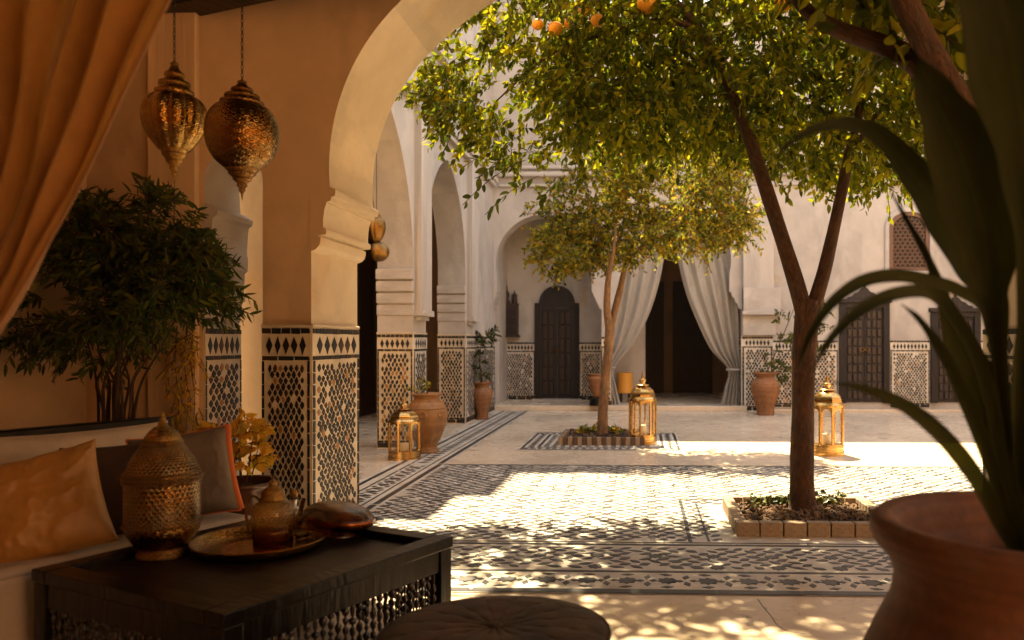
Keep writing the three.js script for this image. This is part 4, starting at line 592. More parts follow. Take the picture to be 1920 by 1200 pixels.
{ // ---- the large orange tree
  const b = at(1505, 0, 5.62), bd = thing('tree_bed', 'brick rimmed bed round the thick orange tree trunk', 'planter', [b.x, 0, -5.58]);
  bed(bd, -0.52, 0.53, -0.42, 0.42, 0.095, 7, 11, 0.075, M.brick);
  soilHeap(bd, 0.90, 0.70, 0.05, 0, 0, 700);
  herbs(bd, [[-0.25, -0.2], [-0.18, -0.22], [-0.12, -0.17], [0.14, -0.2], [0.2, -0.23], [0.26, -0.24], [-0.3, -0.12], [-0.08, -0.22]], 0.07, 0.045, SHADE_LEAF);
  const tree = thing('orange_tree', 'large orange tree with a forked trunk and drooping canopy', 'tree', [b.x, 0, -5.62]), o = tree.position, P = (px, py, D) => at(px, py, D).sub(o);
  part('trunk', limb([V(0.005, 0.03, 0), V(0.004, 0.12, 0), P(1504, 900, 5.62), P(1505, 780, 5.62), P(1507, 680, 5.63), P(1513, 600, 5.66), P(1517, 565, 5.68)], [0.13, 0.096, 0.083, 0.078, 0.080, 0.086, 0.075], 18, 8, 0.05), M.bark, tree);
  part('limb', limb([P(1511, 615, 5.64), P(1505, 580, 5.66), P(1488, 515, 5.72), P(1458, 420, 5.82), P(1425, 320, 5.92), P(1390, 215, 6.02), P(1345, 110, 6.12), P(1300, 40, 6.2), P(1262, 0, 6.25), P(1200, -60, 6.35)], [0.07, 0.062, 0.058, 0.055, 0.052, 0.048, 0.043, 0.038, 0.03, 0.015], 14, 6, 0.05), M.bark, tree);
  part('limb', limb([P(1520, 610, 5.66), P(1528, 570, 5.68), P(1545, 510, 5.72), P(1563, 430, 5.8), P(1580, 350, 5.9), P(1598, 265, 6.0), P(1618, 180, 6.1), P(1640, 60, 6.25)], [0.064, 0.055, 0.048, 0.044, 0.041, 0.035, 0.026, 0.012], 14, 6, 0.05), M.bark, tree);
  part('limb', limb([P(1320, 68, 6.15), P(1270, 42, 6.2), P(1190, 45, 6.25), P(1110, 70, 6.35), P(1020, 110, 6.4), P(930, 190, 6.45)], [0.032, 0.028, 0.024, 0.02, 0.014, 0.006], 10, 6, 0.05), M.bark, tree);
  part('limb', limb([P(1590, 300, 5.95), P(1640, 220, 6.1), P(1700, 150, 6.3), P(1780, 110, 6.5)], [0.026, 0.02, 0.014, 0.006], 10, 6, 0.05), M.bark, tree);
  // underside of the canopy: height of its lower edge along x
  const edge = [[-2.2, 3.3], [-1.75, 3.0], [-1.45, 2.72], [-1.15, 2.55], [-0.8, 2.5], [-0.35, 2.62], [0.1, 2.56], [0.5, 2.66], [0.95, 2.5], [1.3, 2.38], [1.75, 2.30], [2.1, 2.32], [2.45, 2.62], [2.9, 3.1], [3.4, 3.4]];
  const low = x => { for (let i = 1; i < edge.length; i++) if (x < edge[i][0]) { const [a, b] = [edge[i - 1], edge[i]]; return lerp(a[1], b[1], clamp((x - a[0]) / (b[0] - a[0]), 0, 1)); } return 3.4; };
  const out = { mats: [], cols: [], twigs: [] };
  let n = 0, tries = 0; const clump = fbm(91, 5, 3);
  while (n < 3500 && tries++ < 60000) {
    const x = rr(-2.2, 3.3), D = rr(5.75, 7.3), e = Math.abs((x - 0.6) / 2.9) ** 3 + Math.abs((D - 6.5) / 0.8) ** 3; if (e > 1) continue;
    const lo = low(x * 6.3 / D) + 0.25 + 0.55 * e * e * 0.6, hi = 3.75 + 1.15 * (1 - e), y = lo + (hi - lo) * Math.pow(R(), 1.1);
    if (D < 5.85 && (x < -0.9 || y > 3.5)) continue;
    if (D < 5.8 + Math.max(0, -0.4 - x) * 0.75) continue;
    if (clump(x / 6 + y / 9, D / 6 + y / 7) < 0.14 + 0.16 * R()) continue;
    const away = V((x - 0.6) * 0.35, -0.1, (6.5 - D) * 0.5).add(V(rr(-1, 1), rr(-0.75, 0.35), rr(-1, 1))).normalize();
    sprig(V(x, y, -D).sub(o), away, rr(0.16, 0.34), 14, 0.075, ORANGE_LEAF, out); n++;
  }
  instanced('crown', LEAF, M.leaf, out.mats, tree, out.cols); twigMesh(out.twigs.filter((_, i) => i % 2 === 0), 0.0026, M.bark, tree);
  // the drooping sprays whose leaves stand clear of the crown: each leaf a part
  const clear = { mats: [], cols: [], twigs: [] };
  for (const [a, c, k] of [[[985, 300], [885, 372], 9], [[1010, 330], [925, 392], 8], [[960, 290], [905, 330], 7], [[880, 150], [790, 168], 8], [[900, 190], [812, 215], 8], [[860, 230], [835, 285], 6], [[1060, 330], [1020, 372], 6], [[1100, 310], [1085, 350], 5]]) {
    const p0 = at(a[0], a[1], 6.45).sub(o), p1 = at(c[0], c[1], 6.35).sub(o), d = p1.clone().sub(p0); p0.y += 0.0; sprig(p0, d.clone().normalize().add(V(0, 0.3, 0)).normalize(), d.length(), k + 3, 0.095, ORANGE_LEAF, clear);
  }
  const leafMats = [[0.08, 0.12, 0.013], [0.055, 0.085, 0.012], [0.11, 0.13, 0.014]].map(c => { const m = M.leaf.clone(); m.color.setRGB(...c); return m; });
  clear.mats.forEach((m, i) => { const l = part('leaf', LEAF, leafMats[i % 3], tree); m.decompose(l.position, l.quaternion, l.scale); });
  twigMesh(clear.twigs, 0.003, M.bark, tree, 'twigs');
  const og = new THREE.SphereGeometry(1, 28, 20).scale(1, 0.95, 1);
  for (const [px, py, D, r] of [[1212, 8, 5.95, 0.072], [1042, 54, 6.1, 0.058], [1070, 44, 6.15, 0.05], [1120, 38, 6.1, 0.052], [1008, 46, 6.2, 0.045], [1655, 34, 5.9, 0.075], [1470, 4, 6.0, 0.07], [1522, 52, 6.1, 0.05], [1096, 18, 6.2, 0.05], [1740, 12, 6.1, 0.055]]) { const p = P(px, py, D); const f = part('orange', og, M.orange, tree); f.position.copy(p); f.scale.setScalar(r); part('stalk', new THREE.CylinderGeometry(0.03, 0.03, 1.2, 5).translate(0, 1.4, 0), M.bark, f); }
}
{ // ---- nearer boughs of a second orange tree, top right
  const t = thing('orange_tree', 'nearest orange tree bough crossing the top right corner', 'tree', at(2080, 1000, 3.1).setY(0).toArray()), o = t.position, P = (px, py, D) => at(px, py, D).sub(o);
  part('trunk', limb([V(0, 0, 0), V(0, 0.9, 0), P(2040, 560, 3.1), P(1930, 380, 3.05), P(1850, 260, 3.0), P(1795, 190, 2.98), P(1750, 110, 2.95), P(1705, 20, 2.9), P(1670, -60, 2.9), P(1640, -160, 2.9)], [0.1, 0.085, 0.075, 0.068, 0.062, 0.058, 0.05, 0.046, 0.04, 0.03], 14, 6, 0.05), M.bark, t);
  part('limb', limb([P(1800, 200, 2.98), P(1765, 165, 3.0), P(1710, 112, 3.05), P(1650, 82, 3.1), P(1580, 58, 3.15), P(1525, 30, 3.2), P(1480, -20, 3.25), P(1440, -80, 3.3)], [0.056, 0.05, 0.044, 0.038, 0.034, 0.03, 0.024, 0.012], 12, 6, 0.05), M.bark, t);
  const out = { mats: [], cols: [], twigs: [] };
  for (let i = 0; i < 230; i++) { const px = rr(1480, 2000), py = rr(-190, 110) - (px < 1620 ? 60 : 0); if (py > 40 + (px - 1600) * 0.7) continue; sprig(P(px, py, rr(3.0, 4.3)), V(rr(-1, 1), rr(-0.7, 0.3), rr(-1, 1)).normalize(), rr(0.14, 0.26), 10, 0.09, ORANGE_LEAF, out); }
  instanced('crown', LEAF, M.leaf, out.mats, t, out.cols); twigMesh(out.twigs, 0.0026, M.bark, t);
}
{ // ---- the small tree in its tiled bed
  const c = at(1131, 822, 10.05), bd = thing('tree_bed', 'low bed with striped tile rim round the slender tree', 'planter', [c.x, 0, -10.05]);
  bed(bd, -0.52, 0.52, -0.46, 0.46, 0.10, 18, 8, 0.06, [M.brick, M.brickDark]);
  soilHeap(bd, 0.94, 0.82, 0.06, 0, 0, 160);
  herbs(bd, [[-0.3, -0.1], [-0.22, -0.15], [0.12, -0.05], [0.2, -0.1], [0.16, 0.02], [-0.15, -0.2]], 0.08, 0.06, SMALL_LEAF);
  const tree = thing('citrus_tree', 'slender small tree with pale trunk in front of the archway', 'tree', [c.x - 0.01, 0, -10.05]), o = tree.position, P = (px, py, D) => at(px, py, D).sub(o);
  part('trunk', limb([V(0, 0.05, 0), P(1131, 760, 10.05), P(1136, 700, 10.04), P(1142, 640, 10.02), P(1143, 612, 10.02)], [0.075, 0.062, 0.058, 0.056, 0.055], 14, 7, 0.05), M.barkPale, tree);
  const LB = [[[1142, 640], [1151, 590], [1163, 540], [1174, 490], [1188, 440], [1205, 390]], [[1143, 622], [1138, 580], [1139, 540], [1143, 505], [1150, 470], [1155, 420]], [[1140, 520], [1130, 495], [1116, 465], [1100, 430], [1075, 400]], [[1172, 500], [1200, 465], [1240, 430], [1280, 400]], [[1150, 480], [1165, 440], [1170, 400]], [[1128, 490], [1122, 450], [1128, 400]]];
  LB.forEach((L, i) => part('limb', limb(L.map((q, k) => P(q[0], q[1], 10.02 + (i % 2 ? -0.08 : 0.08) * k)), i < 2 ? [0.05, 0.042, 0.03, 0.014] : [0.026, 0.02, 0.008], 10, 6, 0.06), M.barkPale, tree));
  const out = { mats: [], cols: [], twigs: [] };
  const blobs = [[1065, 420, 90, 75], [1120, 380, 100, 80], [1040, 400, 60, 60], [1190, 400, 110, 90], [1270, 380, 120, 95], [1340, 395, 80, 70], [1230, 330, 140, 70], [1130, 335, 80, 50], [1380, 410, 40, 50], [1060, 475, 70, 40], [1290, 440, 90, 40], [1160, 460, 80, 45], [1200, 300, 90, 50], [1320, 320, 90, 60], [1230, 280, 150, 60], [1340, 290, 90, 60], [1150, 300, 90, 50]];
  let n = 0, tries = 0; const clump = fbm(95, 6, 3);
  while (n < 2500 && tries++ < 40000) {
    const [bx, by, rx, ry] = pick(blobs), u = V(rr(-1, 1), rr(-1, 1), rr(-1, 1)); if (u.lengthSq() > 1) continue;
    const D = 10.1 + u.z * 0.6, p = at(bx + u.x * rx, by + u.y * ry, 10).setZ(-D); if (clump(p.x / 4 + p.z / 7, p.y / 4 + p.z / 5) < 0.38) continue;
    sprig(p.sub(o), V(rr(-1, 1), rr(-0.6, 0.8), rr(-1, 1)).normalize(), rr(0.14, 0.26), 11, 0.060, SMALL_LEAF, out); n++;
  }
  instanced('crown', LEAF, M.leaf, out.mats, tree, out.cols); twigMesh(out.twigs.filter((_, i) => i % 2 === 0), 0.003, M.barkPale, tree);
}
// ------------------------------------------------------------------ potted plants
function bushyPlant(parent, o, specs, leaf, size, tone, perSprig, mat, name = 'foliage') {
  const out = { mats: [], cols: [], twigs: [] };
  for (const [p, d, l] of specs) sprig(p.clone().sub(o), d, l, perSprig, size, tone, out);
  instanced(name, leaf, mat, out.mats, parent, out.cols); twigMesh(out.twigs, 0.0022, M.bark, parent, 'twigs'); return out;
}
{ // tall dark shrub behind the sofa
  const b = at(215, 0, 4.3), s = thing('leafy_shrub', 'tall dark leafy shrub behind the sofa', 'plant', [b.x, 0, -4.28]), o = s.position;
  part('pot', scaleUV(lathe([[0, 0], [0.15, 0], [0.17, 0.04], [0.2, 0.34], [0.215, 0.36], [0.2, 0.37], [0.18, 0.33], [0, 0.32]], 32), 3, 1), M.clayDark, s);
  for (let i = 0; i < 15; i++) { const bx = rr(168, 262), tx = bx + rr(-55, 75), ty = rr(520, 640), D = rr(4.1, 4.42), k = rr(0.6, 1); part('stem', limb([V((bx - 215) * 0.0012, 0.3, rr(-0.07, 0.07)), at(lerp(215, bx, 0.8), 770, D).sub(o), at(bx + rr(-10, 10), 715, D + rr(-0.05, 0.05)).sub(o), at(lerp(bx, tx, 0.55) + rr(-10, 10), 660, D).sub(o), at(tx, ty, D + rr(-0.1, 0.1)).sub(o)], [0.014 * k, 0.011 * k, 0.009 * k, 0.006 * k, 0.003], 8, 5, 0.14), M.bark, s); }
  const specs = []; let tries = 0; const cl = fbm(63, 5, 3);
  while (specs.length < 760 && tries++ < 20000) {
    const px = rr(25, 415), py = rr(370, 700), e = ((px - 222) / (py < 520 ? 172 : 205)) ** 2 + ((py - 525) / 165) ** 2; if (e > 1.0) continue;
    if (py > 600 && R() < (py - 600) / 90) continue;
    if (cl(px / 400, py / 400) < 0.36) continue; const D = rr(3.85, 4.62); specs.push([at(px, py, D), V((px - 222) / 260 + rr(-0.5, 0.5), (540 - py) / 300 + rr(-0.3, 0.6), rr(-0.5, 0.7)).normalize(), rr(0.10, 0.20)]);
  }
  for (const [a, b] of [[360, 540], [385, 520], [395, 560], [400, 590], [370, 600], [350, 560], [60, 600], [45, 630], [100, 620]]) for (let k = 0; k < 2; k++) specs.push([at(a, b, 4.1), V((a - 225) / 150 + rr(-0.2, 0.3), rr(-0.3, 0.3), rr(0, 0.4)).normalize(), 0.17]);
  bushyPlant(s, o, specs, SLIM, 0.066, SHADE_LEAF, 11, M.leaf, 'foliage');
}
{ // brown bowl with yellow-leaved plant at the sofa end
  const p = at(458, 0, 4.3), s = thing('glazed_pot', 'dark brown glazed pot between sofa end and tiled pier', 'pot', [p.x, 0, -4.28]);
  part('body', scaleUV(lathe([[0, 0], [0.12, 0], [0.135, 0.02], [0.165, 0.25], [0.175, 0.40], [0.168, 0.455], [0.178, 0.47], [0.182, 0.485], [0.175, 0.495], [0.16, 0.485], [0.15, 0.43], [0, 0.42]], 48), 3, 1), M.glazed, s);
  part('soil', new THREE.CircleGeometry(0.152, 24).rotateX(-Math.PI / 2).translate(0, 0.455, 0), M.soil, s);
  const y = thing('yellow_plant', 'yellow-leaved plant growing from the dark glazed pot', 'plant', [p.x, 0.45, -4.28]), o = y.position, specs = [];
  for (let i = 0; i < 70; i++) { const a = rr(0, 6.28), px = rr(392, 482), py = rr(800, 890); specs.push([at(px, py, 4.28 + 0.10 * Math.sin(a)), V((px - 445) / 60 + rr(-0.4, 0.4), rr(0.1, 0.9), rr(-0.5, 0.5)).normalize(), rr(0.07, 0.13)]); }
  bushyPlant(y, o, specs, LEAF, 0.062, YELLOW_LEAF, 7, M.leaf);
  for (let i = 0; i < 9; i++) { const a = i * 0.7; part('stem', limb([V(Math.cos(a) * 0.03, 0, Math.sin(a) * 0.03), V(Math.cos(a) * 0.06, 0.1, Math.sin(a) * 0.05), V(Math.cos(a) * 0.1, 0.2 + 0.05 * (i % 3), Math.sin(a) * 0.08)], [0.004, 0.003, 0.0015], 6, 4), M.bark, y); }
  const v = thing('trailing_vine', 'thin yellow vine hanging by the narrow arched opening', 'plant', at(345, 640, 4.7).toArray()), vo = v.position, vs = [];
  for (let i = 0; i < 80; i++) { const py = rr(620, 830), px = 345 + rr(-28, 26) + 8 * Math.sin(py / 20); vs.push([at(px, py, rr(4.55, 4.72)), V(rr(-0.8, 0.8), rr(-1, 0.1), rr(-0.2, 0.7)).normalize(), rr(0.05, 0.12)]); }
  bushyPlant(v, vo, vs, SLIM, 0.05, YELLOW_LEAF, 5, M.leaf);
  for (const px of [332, 350, 362]) part('stem', limb([at(px, 612, 4.7).sub(vo), at(px - 4, 680, 4.68).sub(vo), at(px + 3, 750, 4.7).sub(vo), at(px - 2, 820, 4.69).sub(vo)], [0.004, 0.003, 0.002], 6, 6), M.bark, v);
}
{ // courtyard plants
  const mk = (label, jp, base, list, n, size, tone, stems) => { const s = thing('courtyard_plant', label, 'plant', [jp.x, base, jp.z]), o = s.position, specs = []; for (let i = 0; i < n; i++) { const [px, py, rx, ry] = pick(list), D = -jp.z + rr(-0.18, 0.18), q = at(px + rr(-1, 1) * rx, py + rr(-1, 1) * ry, D); specs.push([q, V(rr(-0.7, 0.7), rr(-0.4, 0.8), rr(-0.5, 0.5)).normalize(), rr(0.1, 0.2)]); } bushyPlant(s, o, specs, LEAF, size, tone, 7, M.leaf); for (const L of stems) part('stem', limb([V(rr(-0.03, 0.03), 0, 0), ...L.map(q => at(q[0], q[1], -jp.z).sub(o))], [0.012, 0.008, 0.004], 6, 5), M.bark, s); };
  mk('bushy plant in the terracotta jar against the arcade dado', j3p, 0.50, [[866, 612, 26, 14], [860, 640, 22, 20], [884, 660, 22, 22], [896, 690, 14, 14], [862, 600, 10, 6], [910, 632, 10, 8]], 60, 0.085, tones([[0.05, 0.065, 0.025], [0.07, 0.085, 0.03], [0.10, 0.11, 0.03]]), [[[896, 670], [866, 620]], [[900, 660], [906, 630]], [[890, 680], [858, 640]]]);
  mk('leafy plant in the round shouldered jar left of the trunk', j2p, 0.62, [[1478, 600, 16, 26], [1500, 560, 18, 20], [1540, 590, 18, 30], [1450, 680, 24, 18], [1530, 650, 14, 20], [1480, 640, 10, 10], [1470, 700, 24, 14]], 70, 0.085, tones([[0.06, 0.08, 0.02], [0.09, 0.11, 0.022], [0.16, 0.16, 0.02]]), [[[1455, 660], [1480, 600], [1500, 550]], [[1440, 690], [1430, 670]], [[1470, 670], [1520, 610], [1545, 570]]]);
  const a = onFloor(800, 850); mk('small green sprigs in the tall ochre jar', a, 0.58, [[806, 726, 5, 7], [772, 730, 5, 6]], 7, 0.055, SMALL_LEAF, [[[804, 728]], [[774, 732]]]);
}
{ // foreground terracotta pot with strap-leaved plant
  const c = V(0.957, 0, -1.97), p = thing('terracotta_pot', 'large brown terracotta pot in the near right corner', 'pot', c.toArray());
  part('body', scaleUV(lathe([[0, 0], [0.30, 0], [0.32, 0.02], [0.40, 0.16], [0.435, 0.30], [0.425, 0.42], [0.375, 0.53], [0.335, 0.61], [0.325, 0.67], [0.34, 0.715], [0.372, 0.75], [0.385, 0.78], [0.383, 0.805], [0.365, 0.820], [0.335, 0.815], [0.310, 0.79], [0.295, 0.74], [0.29, 0.68], [0, 0.675]], 96), 3, 1), M.clayDark, p);
  part('soil', new THREE.CircleGeometry(0.291, 32).rotateX(-Math.PI / 2).translate(0, 0.68, 0), M.soil, p);
  const s = thing('strap_leaf_plant', 'dark strap-leaved plant arching out of the near pot', 'plant', [c.x, 0.68, c.z]), o = s.position;
  function blade(pts, D0, D1, widths, turn = 0.9, base) { // pts in px, widths in px
    const C = pts.map((q, i) => at(q[0], q[1], lerp(D0, D1, i / (pts.length - 1))).sub(o)); if (base !== false) C.unshift(V(rr(-0.05, 0.02), 0, rr(-0.04, 0.06)));
    const Wd = widths.map((w, i) => w / F * lerp(D0, D1, i / (widths.length - 1)) / 2), cv = new THREE.CatmullRomCurve3(C), n = C.length * 7, wr = t => { const k = t * (Wd.length - 1), i = Math.min(Math.floor(k), Wd.length - 2); return lerp(Wd[i], Wd[i + 1], smooth(0, 1, k - i)); };
    const eye = V(0, EYE, 0).sub(o);
    const g = grid((u, v) => { const q = cv.getPoint(v), t = cv.getTangent(v), see = q.clone().sub(eye).normalize(), side = t.clone().cross(see).normalize(), nrm = side.clone().cross(t), x = (u - 0.5) * 2, w = wr(v); side.applyAxisAngle(t, turn * 0.5); nrm.applyAxisAngle(t, turn * 0.5); return q.addScaledVector(side, x * w).addScaledVector(nrm, (1 - x * x) * w * 0.35 + 0.002 * Math.sin(u * 40)); }, 12, n);
    part('leaf', g, M.blade, s);
  }
  blade([[1895, 900], [1880, 720], [1866, 590], [1858, 520], [1845, 430], [1822, 340], [1790, 255], [1750, 175], [1712, 92]], 1.92, 1.45, [20, 20, 24, 50, 104, 138, 124, 76, 4], 0.25);
  blade([[1915, 900], [1922, 700], [1932, 480], [1925, 300], [1908, 130], [1878, -20], [1830, -200]], 1.9, 1.2, [24, 26, 30, 50, 100, 176, 160, 60], 0.25);
  blade([[1890, 880], [1875, 680], [1860, 555], [1830, 490], [1780, 415], [1722, 335], [1660, 262], [1600, 233], [1530, 240], [1482, 268], [1448, 300]], 1.92, 1.5, [24, 24, 30, 56, 84, 84, 60, 40, 28, 18, 10, 2], 0.5);
  blade([[1892, 900], [1878, 720], [1855, 585], [1800, 545], [1740, 525], [1680, 516], [1620, 526], [1565, 562], [1520, 625], [1495, 690]], 1.9, 1.45, [22, 24, 26, 26, 24, 24, 26, 26, 22, 14, 2], 0.5);
  blade([[1885, 900], [1850, 720], [1800, 610], [1752, 552], [1690, 548], [1620, 576], [1560, 632], [1515, 705]], 1.85, 1.4, [22, 24, 26, 26, 26, 26, 24, 16, 2], 0.5);
  blade([[1880, 940], [1858, 870], [1815, 760], [1770, 665], [1725, 600], [1690, 570]], 1.85, 1.55, [20, 24, 28, 28, 22, 12, 2], 0.5);
  blade([[1872, 975], [1845, 920], [1805, 860], [1750, 800], [1690, 757], [1625, 730], [1560, 716]], 1.8, 1.5, [22, 28, 32, 34, 32, 26, 16, 2], 0.5);
  blade([[1892, 940], [1868, 815], [1836, 725], [1800, 640], [1768, 558], [1738, 480], [1700, 412], [1672, 362]], 1.95, 1.7, [22, 36, 62, 78, 56, 26, 14, 9, 3], 0.4);
  blade([[1925, 900], [1930, 700], [1960, 520], [2020, 380], [2100, 330]], 1.9, 1.9, [30, 40, 60, 60, 40, 4], 0.3);
  blade([[1930, 930], [1960, 780], [2030, 680], [2120, 660]], 2.0, 2.2, [40, 60, 60, 40, 4], 0.3);
}

// ------------------------------------------------------------------ sofa and cushions
const turned = (dx, dD) => Math.atan2(dD, dx);                                        // heading: local +x -> (dx, -dD)
{
  const u = [0.447, 0.894], A = V(-1.775, 0, -3.72);                                  // right end of the seat front; local -x runs back along the seat
  const s = thing('sofa', 'low dark wooden sofa with cream mattress along the left side', 'sofa', A.toArray(), turned(...u));
  const L = 2.0, Dp = 0.80;                                                           // local z towards the table (front = 0), back at -Dp
  part('base', rspan(-L, 0.02, 0.0, 0.24, -Dp, -0.03, 0.01), M.ebony, s);
  part('skirt', boxUV(grid((u, v) => V(-L + u * (L - 0.0), 0.02 + v * 0.30, -0.012 + 0.006 * Math.sin(u * 90) * (1 - v) + 0.004 * Math.sin(u * 37 + 1) * (1 - v)), 200, 8)), M.linen, s);
  part('back_rail', [rspan(-L, 0.03, 0.24, 0.78, -Dp - 0.05, -Dp, 0.01), rspan(-L, 0.05, 0.78, 0.855, -Dp - 0.07, -Dp + 0.02, 0.012)], M.ebony, s);
  part('end_panel', rspan(0.02, 0.06, 0, 0.33, -Dp - 0.05, 0.005, 0.01), M.ebony, s);
  const soft = (w, h, d, x, y, z, r) => { const g = new RoundedBoxGeometry(w, h, d, 6, r), p = g.attributes.position; for (let i = 0; i < p.count; i++) { const X = p.getX(i), Y = p.getY(i), Z = p.getZ(i); p.setXYZ(i, X + x, Y + y + (Y > 0 ? 0.012 * Math.cos(X * 7) * Math.cos(Z * 5) : 0), Z + z); } g.computeVertexNormals(); return boxUV(mergeVertices(g)); };
  part('mattress', soft(L - 0.0, 0.19, Dp - 0.05, -L / 2, 0.335, -Dp / 2 + 0.01, 0.05), M.linen, s);
  part('piping', new THREE.TubeGeometry(new THREE.CatmullRomCurve3([V(-L + 0.03, 0.405, -0.016), V(-1, 0.406, -0.014), V(-0.03, 0.405, -0.016)]), 40, 0.006, 6), M.linen, s);
}
function pillow(name, label, w, h, t, mat, pos, rotY, lean, roll, piping, seed, crumple = 0.006) {
  const o = thing(name, label, 'cushion', pos); o.rotation.set(lean, rotY, roll, 'YXZ');
  const n1 = fbm(seed, 3, 4), side = s => grid((a, b) => { const X = (a - 0.5) * 2, Y = (b - 0.5) * 2, pin = 1 - 0.07 * (1 - X * X) * 0 , ex = 1 - 0.075 * (1 - Math.abs(Y) ** 2.2) * Math.abs(X) ** 3, ey = 1 - 0.075 * (1 - Math.abs(X) ** 2.2) * Math.abs(Y) ** 3; const f = Math.pow(Math.max(0, (1 - X ** 4) * (1 - Y ** 4)), 0.62); const rd = 1 - Math.abs(2 * n1(a * 0.8 + 0.1, b * 0.8) - 1), wr = crumple * ((n1(a, b) - 0.5) * 1.2 + 0.8 * (rd ** 4 - 0.4)) * smooth(0, 0.3, f); return V(X * w / 2 * ex, Y * h / 2 * ey + h / 2, s * (t / 2 * f + 0.0012) + s * wr * 1.5 + s * 0.004 * Math.sin(8 * (a + b) + seed) * f); }, 90, 90);
  const back = side(-1), ix = back.index.array; for (let i = 0; i < ix.length; i += 3) { const k = ix[i]; ix[i] = ix[i + 1]; ix[i + 1] = k; } back.computeVertexNormals();
  part('cover', boxUV(join([side(1), back])), mat, o);
  if (piping?.edge) part('edging', new THREE.TubeGeometry(new THREE.CatmullRomCurve3(Array.from({ length: 21 }, (_, i) => { const Y = -0.98 + i * 0.098; return V(w / 2 * (1 - 0.075 * (1 - Math.abs(Y) ** 2.2)) + 0.004, Y * h / 2 + h / 2, 0.004); })), 60, piping.edge, 10).scale(1, 1, 0.6), piping.emat, o);
  if (piping) { const e = []; const c = (X, Y) => V(X * w / 2 * (1 - 0.075 * (1 - Math.abs(Y) ** 2.2) * Math.abs(X) ** 3), Y * h / 2 * (1 - 0.075 * (1 - Math.abs(X) ** 2.2) * Math.abs(Y) ** 3) + h / 2, 0); for (let i = 0; i < 20; i++) e.push(c(-1 + i / 10, -1)); for (let i = 0; i < 20; i++) e.push(c(1, -1 + i / 10)); for (let i = 0; i < 20; i++) e.push(c(1 - i / 10, 1)); for (let i = 0; i < 20; i++) e.push(c(-1, 1 - i / 10)); part('piping', new THREE.TubeGeometry(new THREE.CatmullRomCurve3(e, true), 200, piping.r, 8, true), piping.mat, o); }
  return o;
}
{
  const ang = turned(0.447, 0.894), S = 0.43;
  const onSeat = (x, z, y = S) => V(-1.775, 0, -3.72).add(V(x, 0, z).applyAxisAngle(UP, ang)).setY(y).toArray();
  pillow('back_cushion', 'cream back cushion behind the taupe pillow and lantern', 0.86, 0.41, 0.17, M.linen, onSeat(-0.42, -0.70), ang, -0.16, 0, { r: 0.004, mat: M.linen }, 3, 0.006);
  pillow('back_cushion', 'cream back cushion cut off by the left picture edge', 0.86, 0.40, 0.17, M.linen, onSeat(-1.28, -0.70), ang, -0.16, 0, { r: 0.004, mat: M.linen }, 5, 0.006);
  pillow('throw_pillow', 'crumpled gold satin pillow on the cream mattress', 0.45, 0.44, 0.17, M.gold, at(98, 1050, 2.98).setY(S - 0.02).toArray(), 0.40, -0.42, 0.27, null, 8, 0.014);
  pillow('throw_pillow', 'dark brown pillow half hidden by the big table lantern', 0.43, 0.41, 0.15, M.umber, at(228, 1010, 3.30).setY(S - 0.005).toArray(), 0.50, -0.38, 0.06, { r: 0.003, mat: M.umber }, 12, 0.006);
  pillow('throw_pillow', 'taupe pillow with burnt orange edging at the sofa end', 0.42, 0.42, 0.15, M.taupe, at(358, 975, 3.62).setY(S - 0.005).toArray(), 0.55, -0.32, 0.12, { r: 0.0045, mat: M.rust, edge: 0.017, emat: M.rust }, 15, 0.006);
}
